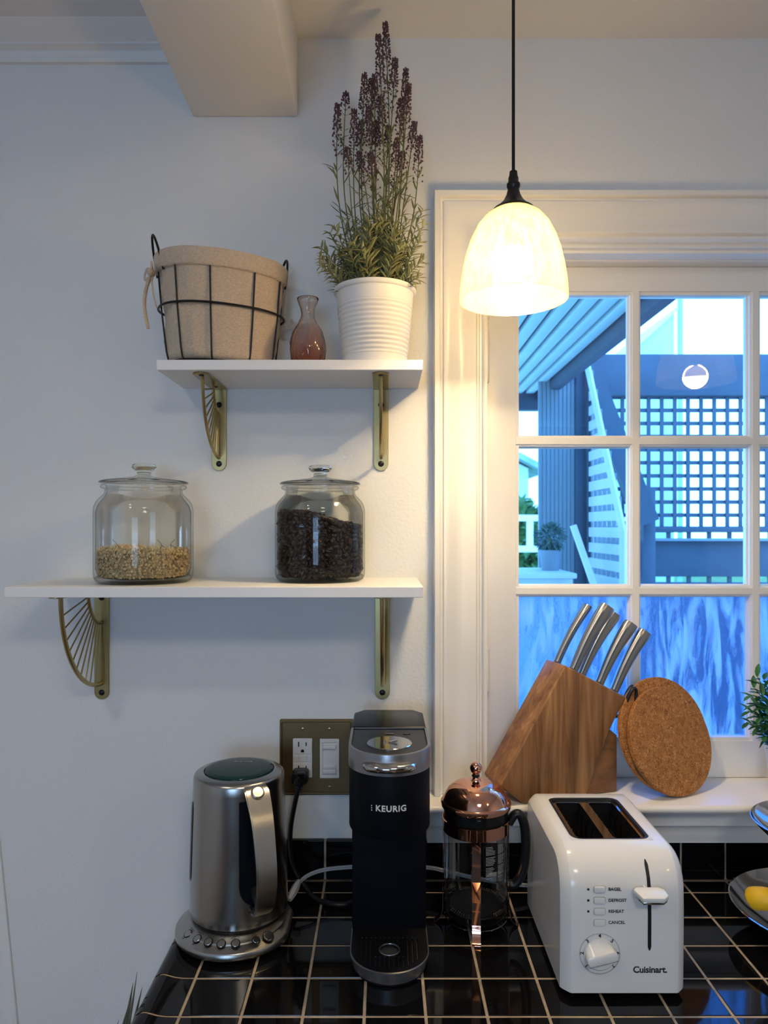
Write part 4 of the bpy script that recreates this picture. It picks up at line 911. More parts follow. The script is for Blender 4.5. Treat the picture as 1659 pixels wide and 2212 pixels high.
# silver collar, open at the top
col_ = M(); ou = ushape(0.0572, 0.0755); inn = ushape(0.0530, 0.0755); k = len(ou); ny = len(ou)
for pl_, z_ in ((ou, CZ-0.3290), (ou, CZ-0.3022), ([(a*0.988+mx_*0.012, b_*1.0+ (0.0004)) for a, b_ in ou], CZ-0.3008), (inn, CZ-0.3008), (inn, CZ-0.3290)):
    col_.v += [Vector((a, b_, z_)) for a, b_ in pl_]
for j in range(5):
    for i in range(k): col_.f.append([j*k+i, j*k+(i+1) % k, ((j+1) % 5)*k+(i+1) % k, ((j+1) % 5)*k+i])
col_.build('collar', silver_p, cm, 40)
M().bprism(ushape(0.0527, 0.0755), CZ-0.3285, CZ-0.3030, 0.0008, 1).build('top_panel', blk_plastic, cm, 40)
rz = M(); rz.bprism([(mx_-0.0560, my_+0.0760), (mx_+0.0560, my_+0.0760), (mx_+0.0555, my_+0.160), (mx_+0.040, my_+0.1795), (mx_-0.040, my_+0.1795), (mx_-0.0555, my_+0.160)], CZ-0.3280, CZ-0.2995, 0.003, 3); rz.build('water_tank_lid', blk_plastic, cm, 40)
dc = M().lathe([(0.0, CZ-0.3016), (0.0308, CZ-0.3016), (0.0316, CZ-0.3022), (0.0316, CZ-0.3032), (0.0, CZ-0.3032)], (mx_, my_+0.004), 48).build('top_disc', polished, cm)
em = M()   # embossed K mark with three dots
for y_ in (-0.006, 0.0, 0.006): em.lathe([(0.0, CZ-0.3010), (0.0022, CZ-0.3011), (0.0024, CZ-0.3016)], (mx_-0.0065, my_+0.004+y_), 12)
for q in (-1, 1): em.tube([(mx_-0.001, my_+0.004, CZ-0.3014), (mx_+0.0105, my_+0.004+q*0.0095, CZ-0.3014)], 0.0014, 6)
em.build('emblem', silver_p, dc)
for xx, w_, s_ in ((0.0005, 0.013, 'STRONG'), (0.0255, 0.011, '( | )')):
    b = M().bprism(rrect(w_, 0.0042, 0.002, 3, mx_+xx, my_+0.050), CZ-0.3031, CZ-0.3022, 0.0002, 1).build('button', blk_plastic, cm)
    w = M(); addx(w, text(s_, 0.0030, 0.00005), T(mx_+xx, my_+0.050, CZ-0.3021)); w.build('lettering', white_print, b, 0)
# lift handle: rounded chrome lip bulging from the collar
hl = M(); pts = []
for i in range(21):
    a = (i/20-0.5)*1.12; e_ = 1-abs(i/20-0.5)*2; pts.append(Vector((mx_+0.0625*math.sin(a), my_-(0.0545+0.0105*min(1, e_*4)**0.5)*math.cos(a), CZ-0.3165)))
hl.tube(pts, [0.0035+0.0022*min(1, (1-abs(i/20-0.5)*2)*5)**0.5 for i in range(21)], 12); hl.build('lift_handle', polished, cm, 60)
# lettering bent round the head
def wrap(vf, cx, cy, r, zc, a0=0.0):
    out = []
    for p in vf[0]:
        a = a0+p.x/r; rr = r+p.z; out.append(Vector((cx+rr*math.sin(a), cy-rr*math.cos(a), zc+p.y)))
    return out, vf[1]
zk = CZ-(1748-1139)*0.957/F
kg = M(); v_ = wrap(text('KEURIG', 0.0112, 0.00015, 0.0003, spacing=1.12), mx_, my_, 0.0563, zk, 0.03); kg.add(*v_)
for q in (-1, 0, 1): kg.add(*wrap(([Vector((-0.0265+0.0009*math.cos(a*PI/4), q*0.0030+0.0009*math.sin(a*PI/4), 0.0002)) for a in range(8)], [list(range(8))]), mx_, my_, 0.0563, zk, 0.03))
kg.build('lettering', white_print, cm, 0)
# drip tray base
def slab(r, z0, z1, back, rr): return M().bprism(ushape(r, back), z0, z1, rr, 2)
slab(0.0500, ZT+0.0002, ZT+0.004, 0.17, 0.001).build('foot', blk_plastic, cm)
ba = M(); o1 = ushape(0.0505, 0.18); o2 = ushape(0.0552, 0.18); o3 = ushape(0.0535, 0.18)
for pl_, z_ in ((o1, ZT+0.0035), (o1, ZT+0.0042), (o2, ZT+0.0190), (o2, ZT+0.0205), (o3, ZT+0.0212), (o3, ZT+0.016)): ba.v += [Vector((a, b_, z_)) for a, b_ in pl_]
k = len(o1)
for j in range(5):
    for i in range(k): ba.f.append([j*k+i, j*k+(i+1) % k, (j+1)*k+(i+1) % k, (j+1)*k+i])
ba.f += [list(range(k)), [5*k+i for i in range(k)]]
ba.build('base', dark_metal, cm, 40)
slots = []
for i in range(13):
    x = -0.0390+0.0065*i; yf = -math.sqrt(max(0, 0.047**2-x*x)); parts = [(yf+0.004, 0.030)]
    if abs(x) < 0.021: q = 0.0185; parts = [(yf+0.004, -q+0.002), (q, 0.030)]
    for a, b_ in parts: slots.append([(x-0.0011, a), (x+0.0011, a), (x+0.0011, b_), (x-0.0011, b_)])
pl_ = [[(a-mx_, b_-my_) for a, b_ in ushape(0.0530, 0.0535)]]+slots+[circ(0.0130, 28)]
g = M(); addx(g, holed(pl_, 0.0022, 0.0003), T(mx_, my_, ZT+0.0196)); g.build('drip_grid', blk_plastic, cm, 30)
M().lathe([(0.0130, ZT+0.0208), (0.0134, ZT+0.0218), (0.0146, ZT+0.0218), (0.0152, ZT+0.0206), (0.0130, ZT+0.0200)], (mx_, my_), 40, closed=True).build('grid_ring', silver_p, cm)

# ------------------------------------------------------------------ french press
fx_, fy_ = 0.1428, -CD+1.12; fc = (fx_, fy_)
fp = thing('french_press', 'copper framed glass coffee press with a domed lid and black handle', 'coffee press', (fx_, fy_, ZT))
def za(v): return CZ-v
pg = thin_glass('press_glass', (0.94, 0.95, 0.95), (0.45, 0.47, 0.47), 0.8)
M().open_lathe([(0.0, ZT+0.0155), (0.040, ZT+0.0155), (0.0470, ZT+0.018), (0.0490, ZT+0.024), (0.0493, za(0.436)), (0.0505, za(0.4305))], fc, 64).build('beaker', pg, fp, 60)
M().open_lathe([(0.0487, za(0.4475)), (0.0489, za(0.4300))], fc, 64).build('inner_collar', blk_plastic, fp, 60)
M().lathe([(0.0497, za(0.4655)), (0.0508, za(0.4655)), (0.0514, za(0.4640)), (0.0514, za(0.4480)), (0.0520, za(0.4466)), (0.0508, za(0.4462)), (0.0497, za(0.4470))], fc, 64, closed=True).build('band', copper, fp, 30)
ldp = [(0.0500, za(0.4300)), (0.0530, za(0.4290)), (0.0540, za(0.4262)), (0.0538, za(0.4225)), (0.0525, za(0.4210)), (0.0508, za(0.4200)), (0.0495, za(0.4170)), (0.0470, za(0.4105)), (0.042, za(0.4030)), (0.034, za(0.3968)), (0.024, za(0.3928)), (0.012, za(0.3908)), (0.0, za(0.3902))]
lo = M().lathe(ldp, fc, 72).build('lid', copper, fp, 30)
kb_ = M().lathe([(0.0075, za(0.3915)), (0.0085, za(0.3905)), (0.0060, za(0.3885)), (0.0048, za(0.3870)), (0.0048, za(0.3850))], fc, 24); kb_.ball((fx_, fy_, za(0.3716)), 0.0095, 24, 16); kb_.lathe([(0.0042, za(0.3815)), (0.0050, za(0.3800)), (0.0042, za(0.3780)), (0, za(0.378))], fc, 20); kb_.build('knob', copper, lo, 50)
M().lathe([(0.0050, za(0.3856)), (0.0062, za(0.3842)), (0.0062, za(0.3826)), (0.0050, za(0.3812)), (0, za(0.3812))], fc, 24).build('knob_collar', blk_plastic, lo)
M().tube([(fx_, fy_, za(0.392)), (fx_, fy_, ZT+0.020)], 0.0022, 8).build('plunger_rod', polished, fp)
pd = M().lathe([(0.0, ZT+0.026), (0.040, ZT+0.026), (0.0455, ZT+0.029), (0.0455, ZT+0.0305), (0.0, ZT+0.0295)], fc, 48)
pd.build('plunger_disc', mat('mesh_steel', (0.16, 0.16, 0.16), 0.4, 1.0, var=0.2, vscale=300), fp)
spg = M()
for i in range(72):
    a = 2*PI*i/72; p = Vector((fx_+0.0440*math.cos(a), fy_+0.0440*math.sin(a), ZT+0.0315)); o = Vector((math.cos(a), math.sin(a), 0)); spg.tube([p-o*0.0035, p+Vector((0, 0, 0.002)), p+o*0.0033], 0.0007, 5)
spg.build('coil_spring', polished, fp); 
ft = bpy.data.objects
def leg(a, name='leg'):
    o = kdir(a); c = Vector((fx_, fy_, 0)); z0 = za(0.4655); L = [(0.0502, z0+0.003, .012), (0.0502, z0-0.008, .0125), (0.0502, ZT+0.035, .0125), (0.0505, ZT+0.022, .0125), (0.0520, ZT+0.014, .0125), (0.0555, ZT+0.0070, .0125), (0.0620, ZT+0.0015, .0125), (0.0650, ZT+0.0012, .0125)]
    if name == 'front': pass
    pts = bez([c+o*r_+Vector((0, 0, z_)) for r_, z_, w_ in L], 4); nn = []
    for i in range(len(pts)):
        tt = (pts[min(i+1, len(pts)-1)]-pts[max(i-1, 0)]).normalized(); sd = kdir(a+PI/2); q = sd.cross(tt); q = q if q.dot(o) > 0 or q.z > 0 else -q; nn.append(q)
    ww = [max(0.003, 0.0125*min(1, 0.35+i/5)) for i in range(len(pts))]
    return M().strap(pts, nn, ww, 0.0008)
for a in (-0.11, -0.11+PI/2, -0.11-PI/2, -0.11+PI): leg(a).build('leg', copper, fp, 40)
M().tube([(fx_+0.0475*math.cos(2*PI*i/48), fy_+0.0475*math.sin(2*PI*i/48), ZT+0.0125) for i in range(48)], 0.0010, 6, closed=True).build('bottom_ring', polished, fp)
hpz = [(0.0510, za(0.4560)), (0.060, za(0.4420)), (0.069, za(0.4440)), (0.0750, za(0.462)), (0.0765, za(0.490)), (0.0740, za(0.519)), (0.067, za(0.540)), (0.0590, za(0.549)), (0.0525, za(0.5500))]
hq = bez([Vector((fx_, fy_, 0))+kdir(1.52)*r_+Vector((0, 0, z_)) for r_, z_ in hpz], 6)
M().tube(hq, [0.0062+0.0012*math.sin(PI*i/(len(hq)-1)) for i in range(len(hq))], 12, flat=1.15).build('handle', blk_plastic, fp, 60)
# small printed lines on the glass: instruction panel, too small to read
pr_ = M()
for col_i, (a0, a1) in enumerate(((0.18, 0.50), (0.60, 0.88))):
    for j in range(22):
        if j % 7 == 6: continue
        z = za(0.474)-j*0.0022; e_ = a0+(a1-a0)*R.uniform(0.6, 1.0); k = 6
        q = a0
        while q < e_:
            q2 = min(e_, q+R.uniform(0.02, 0.06)); kk = len(pr_.v)
            for a in (q, q2):
                for zz in (z, z+0.0009): pr_.v.append(Vector((fx_+0.0496*math.sin(a), fy_-0.0496*math.cos(a), zz)))
            pr_.f.append([kk, kk+2, kk+3, kk+1]); q = q2+0.012
pr_.build('printed_text', grey_print, fp, 0)

# ------------------------------------------------------------------ toaster
TD = -CD; tz0 = CZ-0.6026; tzt = CZ-0.4238; XL, XRt = 0.2312, 0.3930; ch = 0.0105
to = thing('toaster', 'white two slot toaster with a round browning dial', 'toaster', (0.312, TD+1.05, ZT))
cont = [(0.9385, tz0), (0.9368, tz0+0.05), (0.9362, tz0+0.10), (0.9372, tzt-0.045), (0.9410, tzt-0.030), (0.9490, tzt-0.0165), (0.9600, tzt-0.0070), (0.9720, tzt-0.0018), (0.984, tzt), (1.139, tzt), (1.156, tzt-0.0008), (1.168, tzt-0.006), (1.174, tzt-0.016), (1.176, tzt-0.030), (1.176, tz0)]
def inset(c, q):
    out = []
    for i, (y, z) in enumerate(c):
        a = c[max(i-1, 0)]; b_ = c[min(i+1, len(c)-1)]; ty, tz = b_[0]-a[0], b_[1]-a[1]; l_ = math.hypot(ty, tz); ny, nz2 = tz/l_, -ty/l_
        out.append((y+ny*q*0+ny*q, z+nz2*q))
    return out
hx0, hx1 = 0.2555, 0.3655
ccs = [(XL, inset(cont, 0.0125)), (XL+0.0025, inset(cont, 0.0085)), (XL+0.0105, inset(cont, 0.0010)), (XL+0.0125, cont), (hx0, cont), (hx1, cont), (XRt-0.0125, cont), (XRt-0.0105, inset(cont, 0.0010)), (XRt-0.0025, inset(cont, 0.0085)), (XRt, inset(cont, 0.0125))]
tb_ = M(); k = len(cont)
for x, c in ccs:
    for y, z in c: tb_.v.append(Vector((x, TD+y, max(z, tz0) if c is not cont else z)))
for j in range(len(ccs)-1):
    for i in range(k-1):
        if j == 4 and i == 8: continue
        tb_.f.append([j*k+i, j*k+i+1, (j+1)*k+i+1, (j+1)*k+i])
tb_.f += [[i for i in range(k)], [9*k+i for i in range(k)], [j*k for j in range(10)]+[j*k+k-1 for j in range(9, -1, -1)]]
tb_.build('housing', white_pl, to, 30)
for x in (XL+0.02, XRt-0.02):
    for y in (0.965, 1.15): M().lathe([(0.0, ZT+0.0002), (0.008, ZT+0.0002), (0.009, tz0+0.0005), (0, tz0+0.0005)], (x, TD+y), 16).build('foot', blk_plastic, to)
# sunken slot plate with two long slots
pcx, pcy = (hx0+hx1)/2, (0.984+1.139)/2; pw, phh = hx1-hx0, 1.139-0.984
rim = M(); addx(rim, holed([rrect(pw+0.002, phh+0.002, 0.001, 2), rrect(pw-0.002, phh-0.003, 0.014, 6)], 0.0012, 0.0002), T(pcx, TD+pcy, tzt-0.0004)); rim.build('slot_frame', white_pl, to, 30)
gs_ = M(); addx(gs_, holed([rrect(pw-0.0015, phh-0.002, 0.0145, 6), rrect(0.0375, phh-0.026, 0.005, 4, -0.0255, -0.001), rrect(0.0375, phh-0.026, 0.005, 4, 0.0255, -0.001)], 0.001, 0.0002), T(pcx, TD+pcy, tzt-0.0040)); gs_.build('slot_plate', polished, to, 30)
rm = M(); addx(rm, holed([rrect(pw-0.0015, phh-0.002, 0.0145, 6), rrect(pw-0.010, phh-0.012, 0.0120, 6)], 0.0045, 0.0006), T(pcx, TD+pcy, tzt-0.0030)); rm.build('slot_trim', slot_dark, to, 30)
cv = M(); cv.box(pcx-0.050, pcx+0.050, TD+pcy-0.068, TD+pcy+0.068, tzt-0.110, tzt-0.106)
for x in (pcx-0.0455, pcx+0.0445, pcx-0.0062, pcx+0.0052): cv.box(x, x+0.001, TD+pcy-0.068, TD+pcy+0.068, tzt-0.107, tzt-0.006)
for y in (-0.0685, 0.0675): cv.box(pcx-0.046, pcx+0.046, TD+pcy+y, TD+pcy+y+0.001, tzt-0.107, tzt-0.006)
cv.build('toasting_chamber', slot_dark, to, 0)
gw = M()
for sx in (-0.0255, 0.0255):
    for q in (-1, 1):
        for i in range(5):
            y = TD+pcy-0.052+0.026*i; x = pcx+sx+q*0.0115; gw.tube([(x+q*0.004, y, tzt-0.007), (x, y, tzt-0.016), (x, y, tzt-0.08)], 0.0009, 5)
        gw.tube([(pcx+sx+q*0.0115, TD+pcy-0.055, tzt-0.040), (pcx+sx+q*0.0115, TD+pcy+0.055, tzt-0.040)], 0.0009, 5)
gw.build('guide_wire', polished, to)
yf = TD+0.9365
def front(px, py, dd=0.9365): p = W(px, py, dd); return p.x, p.z
for i, (py, s_) in enumerate(((1921, 'BAGEL'), (1944.8, 'DEFROST'), (1968.6, 'REHEAT'), (1992.6, 'CANCEL'))):
    x, z = front(1295, py); b = M().bprism(rrect(0.0145, 0.0080, 0.002, 3), -0.0010, 0.0022, 0.0008, 2, T(x, yf, z) @ FRONT).build('button', white_pl, to)
    addx_ = M(); addx(addx_, holed([rrect(0.0158, 0.0093, 0.0025, 3), rrect(0.0148, 0.0083, 0.002, 3)], 0.0006), T(x, yf-0.0002, z) @ FRONT); addx_.build('button_gap', grey_print, b, 0)
    xt, zt2 = front(1314, py); w = M(); addx(w, text(s_, 0.0056, 0.0001, 0.00012, 'LEFT'), T(xt, yf-0.0004, zt2) @ FRONT); w.build('lettering', dark_print, to, 0)
    if i < 3:
        xl, zl = front(1270.7, py); M().lathe([(0.0, 0.0006), (0.0014, 0.0005), (0.0016, 0)], n=12).xf(T(xl, yf-0.0002, zl) @ RX(PI/2)).build('indicator_light', dark_print, to)
xs_, z1 = front(1403, 1872); _, z2 = front(1404, 2050)
sl_ = [(xs_+0.0022*math.cos(PI*i/8), z1+0.0022*math.sin(PI*i/8)) for i in range(9)]+[(xs_+0.0022*math.cos(PI+PI*i/8), z2+0.0022*math.sin(PI+PI*i/8)) for i in range(9)]
sm_ = M(); k = len(sl_)
def fy(z): # front surface depth at height z
    for (a, b_) in zip(cont, cont[1:]):
        if a[1] <= z <= b_[1]: return a[0]+(b_[0]-a[0])*(z-a[1])/(b_[1]-a[1])
    return cont[0][0]
zs_ = [z2-0.002+(z1-z2+0.004)*i/24 for i in range(25)]
for z in zs_:
    e_ = min(1, max(0.02, (z-(z2-0.0022))/0.002), max(0.02, ((z1+0.0022)-z)/0.002)); w_ = 0.0023*math.sqrt(max(0.01, min(1, e_)))
    sm_.v += [Vector((xs_-w_, TD+fy(z)-0.0003, z)), Vector((xs_+w_, TD+fy(z)-0.0003, z))]
for i in range(24): sm_.f.append([2*i, 2*i+1, 2*i+3, 2*i+2])
sm_.build('lever_slot', slot_dark, to, 0)
xl_, zl_ = front(1411, 1937, 0.915)
lv = M(); lv.bprism([(-0.0205, 0.0), (-0.0135, -0.0175), (0.0135, -0.0175), (0.0205, -0.012), (0.0195, 0.0), (0.012, 0.004), (-0.016, 0.004)], -0.0035, 0.0035, 0.0016, 2, T(xl_, yf-0.008, zl_) @ RX(0.22)); lv.build('lever', white_pl, to, 40)
M().bprism([(-0.0185, -0.004), (-0.0130, -0.0165), (0.0130, -0.0165), (0.0192, -0.012), (0.0185, -0.002)], -0.0068, -0.0034, 0.0006, 1, T(xl_, yf-0.008, zl_) @ RX(0.22)).build('lever_underside', polished, to, 40)
M().box(xl_-0.0055, xl_-0.0025, yf-0.008, yf+0.004, zl_-0.002, zl_+0.003).build('lever_arm', white_pl, to, 0)
xd, zd = front(1295.5, 2060)
dr = M(); addx(dr, holed([circ(0.0262, 48), circ(0.0256, 48)], 0.0006), T(xd, yf-0.0004, zd) @ FRONT); dr.build('dial_ring', grey_print, to, 0)
M().lathe([(0.0, 0.0030), (0.0195, 0.0030), (0.0208, 0.0020), (0.0210, 0.0)], n=48).xf(T(xd, yf, zd) @ RX(PI/2)).build('dial_plate', white_pl, to)
ang = math.radians(-14); A = T(xd, yf, zd) @ FRONT @ RZ(-ang*-1 if False else math.radians(14))
dl = M(); q = [(-0.0200, -0.0045)]+[(0.0204*math.cos(PI-PI*i/14)*1.0, 0.0045*1.0+0.0*i) for i in range(0)]
dl.bprism([(-0.0202, 0.001), (-0.0185, -0.0065), (0.0185, -0.0065), (0.0202, 0.001), (0.0185, 0.0065), (-0.0185, 0.0065)], 0.0025, 0.0150, 0.0022, 2, A); dk_ = dl.build('dial_grip', white_pl, to, 40)
hw_ = M(); arc_ = [(0.0196*math.cos(PI*i/20), 0.0196*math.sin(PI*i/20)) for i in range(21)]
hw_.add([A @ Vector((x, y, 0.003)) for x, y in arc_]+[A @ Vector((x*0.95, min(y, 0.0062)+0.0, 0.0030+0.0112*1.0)) if y <= 0.0062 else A @ Vector((x*0.95, 0.0062, 0.0142)) for x, y in arc_], [[i, i+1, 22+i, 21+i] for i in range(20)]+[list(range(21)), [21+i for i in range(21)][::-1]])
hw_.build('dial_slope', white_pl, to, 40)
M().bprism([(-0.0183, -0.0072), (0.0183, -0.0072), (0.0183, -0.0060), (-0.0183, -0.0060)], 0.0035, 0.0135, 0.0004, 1, A).build('dial_inlay', polished, dk_, 0)
M().lathe([(0.0, 0.0005), (0.0011, 0.0004), (0.0012, 0)], n=10).xf(A @ T(0.0150, -0.0074, 0.0085) @ RX(PI/2)).build('dial_mark', white_print, dk_)
for i, s_ in enumerate('1234567'):
    a = math.radians(-132+44*i); rr = 0.0230; w = M(); addx(w, text(s_, 0.0072, 0.0001, 0.00015), T(xd, yf-0.0005, zd) @ FRONT @ RZ(-a) @ T(0, rr, 0)); w.build('lettering', dark_print, to, 0)
xc, zc = front(1405, 2096); w = M(); addx(w, text('Cuisinart.', 0.0118, 0.0001, 0.00035, spacing=0.97), T(xc, TD+0.9374, zc) @ FRONT); w.build('lettering', dark_print, to, 0)

# ------------------------------------------------------------------ knife block
acacia = wood('acacia', [(0.10, 0.040, 0.013), (0.23, 0.105, 0.038), (0.36, 0.18, 0.070), (0.56, 0.33, 0.14)], scale=(13, 13, 0.8), rot=(0, math.radians(-32), 0), wscale=4.5, rough=0.38)
acacia2 = wood('acacia_core', [(0.13, 0.055, 0.022), (0.24, 0.11, 0.045), (0.32, 0.16, 0.07)], scale=(3, 9, 12), wscale=3, rough=0.4)
G = Vector((0.231, -CD+1.1988, OZ0)); th_ = math.radians(17.7); U = Vector((math.cos(th_), math.sin(th_), 0)); V = Vector((-math.sin(th_), math.cos(th_), 0)); ZZ = Vector((0, 0, 1))
KB = Matrix((U, V, ZZ)).transposed().to_4x4(); KB.translation = G
XZ = Matrix(((1, 0, 0, 0), (0, 0, 1, 0), (0, 1, 0, 0), (0, 0, 0, 1)))   # drawing (x, y) -> (u, z), extrusion -> v
nb = thing('knife_block', 'slanted acacia knife block standing on the window sill', 'knife block', G)
thk = 0.062
body = [(0.002, 0.001), (-0.038, 0.031), (-0.0415, 0.038), (0.0795, 0.2264), (0.2005, 0.1640), (0.1680, 0.1105), (0.120, 0.001)]
M().bprism(body, 0, thk, 0.003, 3, KB @ XZ).build('slanted_body', acacia, nb, 40)
M().bprism([(0.1195, 0.001), (0.1705, 0.1090), (0.1845, 0.0985), (0.1845, 0.001)], 0.004, thk-0.004, 0.0015, 2, KB @ XZ).build('rear_foot', acacia2, nb, 40)
du = Vector((0.2005-0.0795, 0, 0.1640-0.2264)); tl_ = du.length; du.normalize(); nu = Vector((-du.z, 0, du.x)); nu = nu if nu.z > 0 else -nu
dirk = Vector((0.54, 0, 0.8417))
def knife(s_, v_, ln_, w0, w1, label, tilt=0.0):
    """steel handle leaving the slanted top at distance s_ along it"""
    p0 = Vector((0.0795, 0, 0.2264))+du*s_+Vector((0, v_, 0)); loc = KB @ p0
    k = thing('kitchen_knife', label, 'knife', loc, 'knives in the wooden block')
    d = (dirk+Vector((0.03*tilt, 0, 0))).normalized(); side = Vector((d.z, 0, -d.x)); mb = M(); n_ = 14; u_ = 14
    for i in range(n_+1):
        t = i/n_; w_ = (w0+(w1-w0)*t**1.3)/2; 
        if t > 0.95: w_ *= 0.90
        tk = (0.0075+0.0035*t); bend = 0.004*math.sin(t*PI)*-1
        if t > 0.95: tk *= 0.85
        c = p0+d*(0.002+ln_*t)+side*bend
        for q in range(u_):
            a = 2*PI*q/u_; e_ = 0.75
            mb.v.append(KB @ (c+side*w_*math.copysign(abs(math.cos(a))**e_, math.cos(a))+Vector((0, 1, 0))*tk*0.9*math.copysign(abs(math.sin(a))**e_, math.sin(a))))
    for i in range(n_):
        for q in range(u_): mb.f.append([i*u_+q, i*u_+(q+1) % u_, (i+1)*u_+(q+1) % u_, (i+1)*u_+q])
    mb.f += [list(range(u_)), [n_*u_+q for q in range(u_)]]
    mb.build('handle', steel, k, 50)
    bl = M(); e0 = p0-d*0.012; bl.tube([KB @ e0, KB @ (p0+d*0.004)], 0.0062, 10, flat=0.5); bl.build('bolster', steel_h, k)
    return k
knife(0.012, 0.046, 0.116, 0.0125, 0.0160, 'thin steel handled knife, leftmost in the wooden block')
knife(0.031, 0.020, 0.127, 0.0160, 0.0300, 'steel handled knife with the tallest handle, second from the left in the block')
knife(0.059, 0.034, 0.125, 0.0155, 0.0280, 'steel handled knife in the middle of the wooden block')
knife(0.089, 0.020, 0.121, 0.0155, 0.0290, 'steel handled knife second from the right in the block')
knife(0.121, 0.018, 0.120, 0.0155, 0.0290, 'steel handled knife, rightmost in the wooden block beside the scissors')
sc_ = thing('kitchen_scissors', 'black handled kitchen scissors in the right end of the knife block', 'scissors', KB @ Vector((0.200, 0.030, 0.150)))
for q, (du_, dv) in enumerate(((0.0, 0.0), (0.008, 0.014))):
    c = Vector((0.2105+du_*0.8, 0.003+dv, 0.1525)); loop = []
    for i in range(28):
        a = 2*PI*i/28; lx = 0.0085*math.cos(a)*1.0; lz = 0.027*math.sin(a)
        loop.append(KB @ (c+Vector((lx*0.93+lz*0.38, 0, lz*0.93-lx*0.38))))
    M().tube(loop, 0.0027, 8, closed=True, flat=1.3).build('finger_loop', blk_plastic, sc_, 60)
M().tube([KB @ Vector((0.202, 0.010, 0.132)), KB @ Vector((0.186, 0.012, 0.128))], 0.003, 8).build('shank', polished, sc_)

# ------------------------------------------------------------------ cork trivets leaning on the sash
cork = bpy.data.materials.new('cork'); cork.use_nodes = True; n = cork.node_tree; L = n.links; b = n.nodes['Principled BSDF']
t = n.nodes.new('ShaderNodeTexCoord'); vo = n.nodes.new('ShaderNodeTexVoronoi'); vo.inputs['Scale'].default_value = 330; vo.inputs['Randomness'].default_value = 1
nz0 = n.nodes.new('ShaderNodeTexNoise'); nz0.inputs['Scale'].default_value = 300; nz0.inputs['Detail'].default_value = 4; L.new(t.outputs['Object'], nz0.inputs['Vector'])
mxv = n.nodes.new('ShaderNodeMix'); mxv.data_type = 'VECTOR'; mxv.inputs[0].default_value = 0.02; L.new(t.outputs['Object'], mxv.inputs[4]); L.new(nz0.outputs['Color'], mxv.inputs[5]); L.new(mxv.outputs[1], vo.inputs['Vector'])
s = n.nodes.new('ShaderNodeSeparateColor'); L.new(vo.outputs['Color'], s.inputs[0]); cr = n.nodes.new('ShaderNodeValToRGB'); e = cr.color_ramp.elements
e[0].position = 0.0; e[0].color = (0.17, 0.060, 0.018, 1); e[1].position = 1.0; e[1].color = (0.62, 0.33, 0.13, 1); q = e.new(0.25); q.color = (0.36, 0.15, 0.045, 1); q = e.new(0.75); q.color = (0.44, 0.195, 0.062, 1)
L.new(s.outputs[0], cr.inputs[0]); L.new(cr.outputs[0], b.inputs['Base Color']); b.inputs['Roughness'].default_value = 0.9; b.inputs['Specular IOR Level'].default_value = 0.2
bp = n.nodes.new('ShaderNodeBump'); bp.inputs['Strength'].default_value = 0.5; bp.inputs['Distance'].default_value = 0.001; L.new(vo.outputs['Distance'], bp.inputs['Height']); L.new(bp.outputs[0], b.inputs['Normal'])
def trivet(base, D, tilt, yaw, label, off):
    """cork disc standing on its edge at base, leaning back"""
    mx = T(*base) @ RZ(yaw) @ RX(-tilt) @ T(0, 0, D/2) @ RX(PI/2)
    mb = M().lathe([(0.0, -0.0045), (D/2-0.0012, -0.0045), (D/2, -0.0033), (D/2, 0.0033), (D/2-0.0012, 0.0045), (0.0, 0.0045)], n=80).xf(mx)
    zmin = min(p.z for p in mb.v); mb.xf(T(0, 0, OZ0+0.0004-zmin))
    return tag(mb.build('cork_trivet', cork, None, 40, loc=(base[0], base[1], OZ0)), label, 'trivet', 'round cork trivets on the sill')
b1 = W(1478, 1724, 1.234)
trivet((b1.x, b1.y, OZ0), 0.184, math.radians(19), math.radians(26), 'round cork trivet in front, leaning beside the knife block', 0)
trivet((b1.x-0.006, b1.y+0.0150, OZ0), 0.197, math.radians(17.5), math.radians(24), 'rear round cork trivet, peeking out above the front one', 0)

# ------------------------------------------------------------------ leafy plant at the right of the sill
gp = Vector((0.715, -CD+1.262, OZ0))
pl2 = thing('potted_greenery', 'small pot of glossy green pointed leaves at the right end of the sill', 'plant', gp)
M().lathe([(0.0, gp.z+0.0003), (0.036, gp.z+0.0003), (0.038, gp.z+0.002), (0.047, gp.z+0.075), (0.048, gp.z+0.080), (0.0455, gp.z+0.080), (0.043, gp.z+0.068), (0.0, gp.z+0.068)], (gp.x, gp.y), 40).build('pot', pot_m, pl2, 50)
M().lathe([(0.0, gp.z+0.0715), (0.0425, gp.z+0.0690), (0.0425, gp.z+0.0685), (0, gp.z+0.0685)], (gp.x, gp.y), 24).build('soil', soil_m, pl2)
def sprig2(base, tip, nl, ll, parent, m=green_leaf, w=0.008):
    return sprig(base, tip, nl, ll, 'sprig', m, parent, w)
for px, py, d in ((1615, 1535, 1.262), (1612, 1560, 1.255), (1625, 1480, 1.268), (1632, 1455, 1.262), (1645, 1500, 1.25), (1640, 1550, 1.255), (1650, 1590, 1.245), (1648, 1462, 1.27), (1655, 1525, 1.24), (1630, 1520, 1.27), (1618, 1500, 1.26), (1636, 1572, 1.25)):
    sprig2((gp.x-0.02, gp.y, gp.z+0.070), W(px, py, d), 14, 0.034, pl2, w=0.0095)
for i in range(16):
    a = R.uniform(0, 2*PI); rt = R.uniform(0.02, 0.055)*(0.6 if math.sin(a) > 0 else 1); sprig2((gp.x+0.02*math.cos(a), gp.y+0.02*math.sin(a), gp.z+0.070), (gp.x+rt*math.cos(a), gp.y+rt*math.sin(a), gp.z+R.uniform(0.11, 0.20)), 14, 0.034, pl2, w=0.0095)

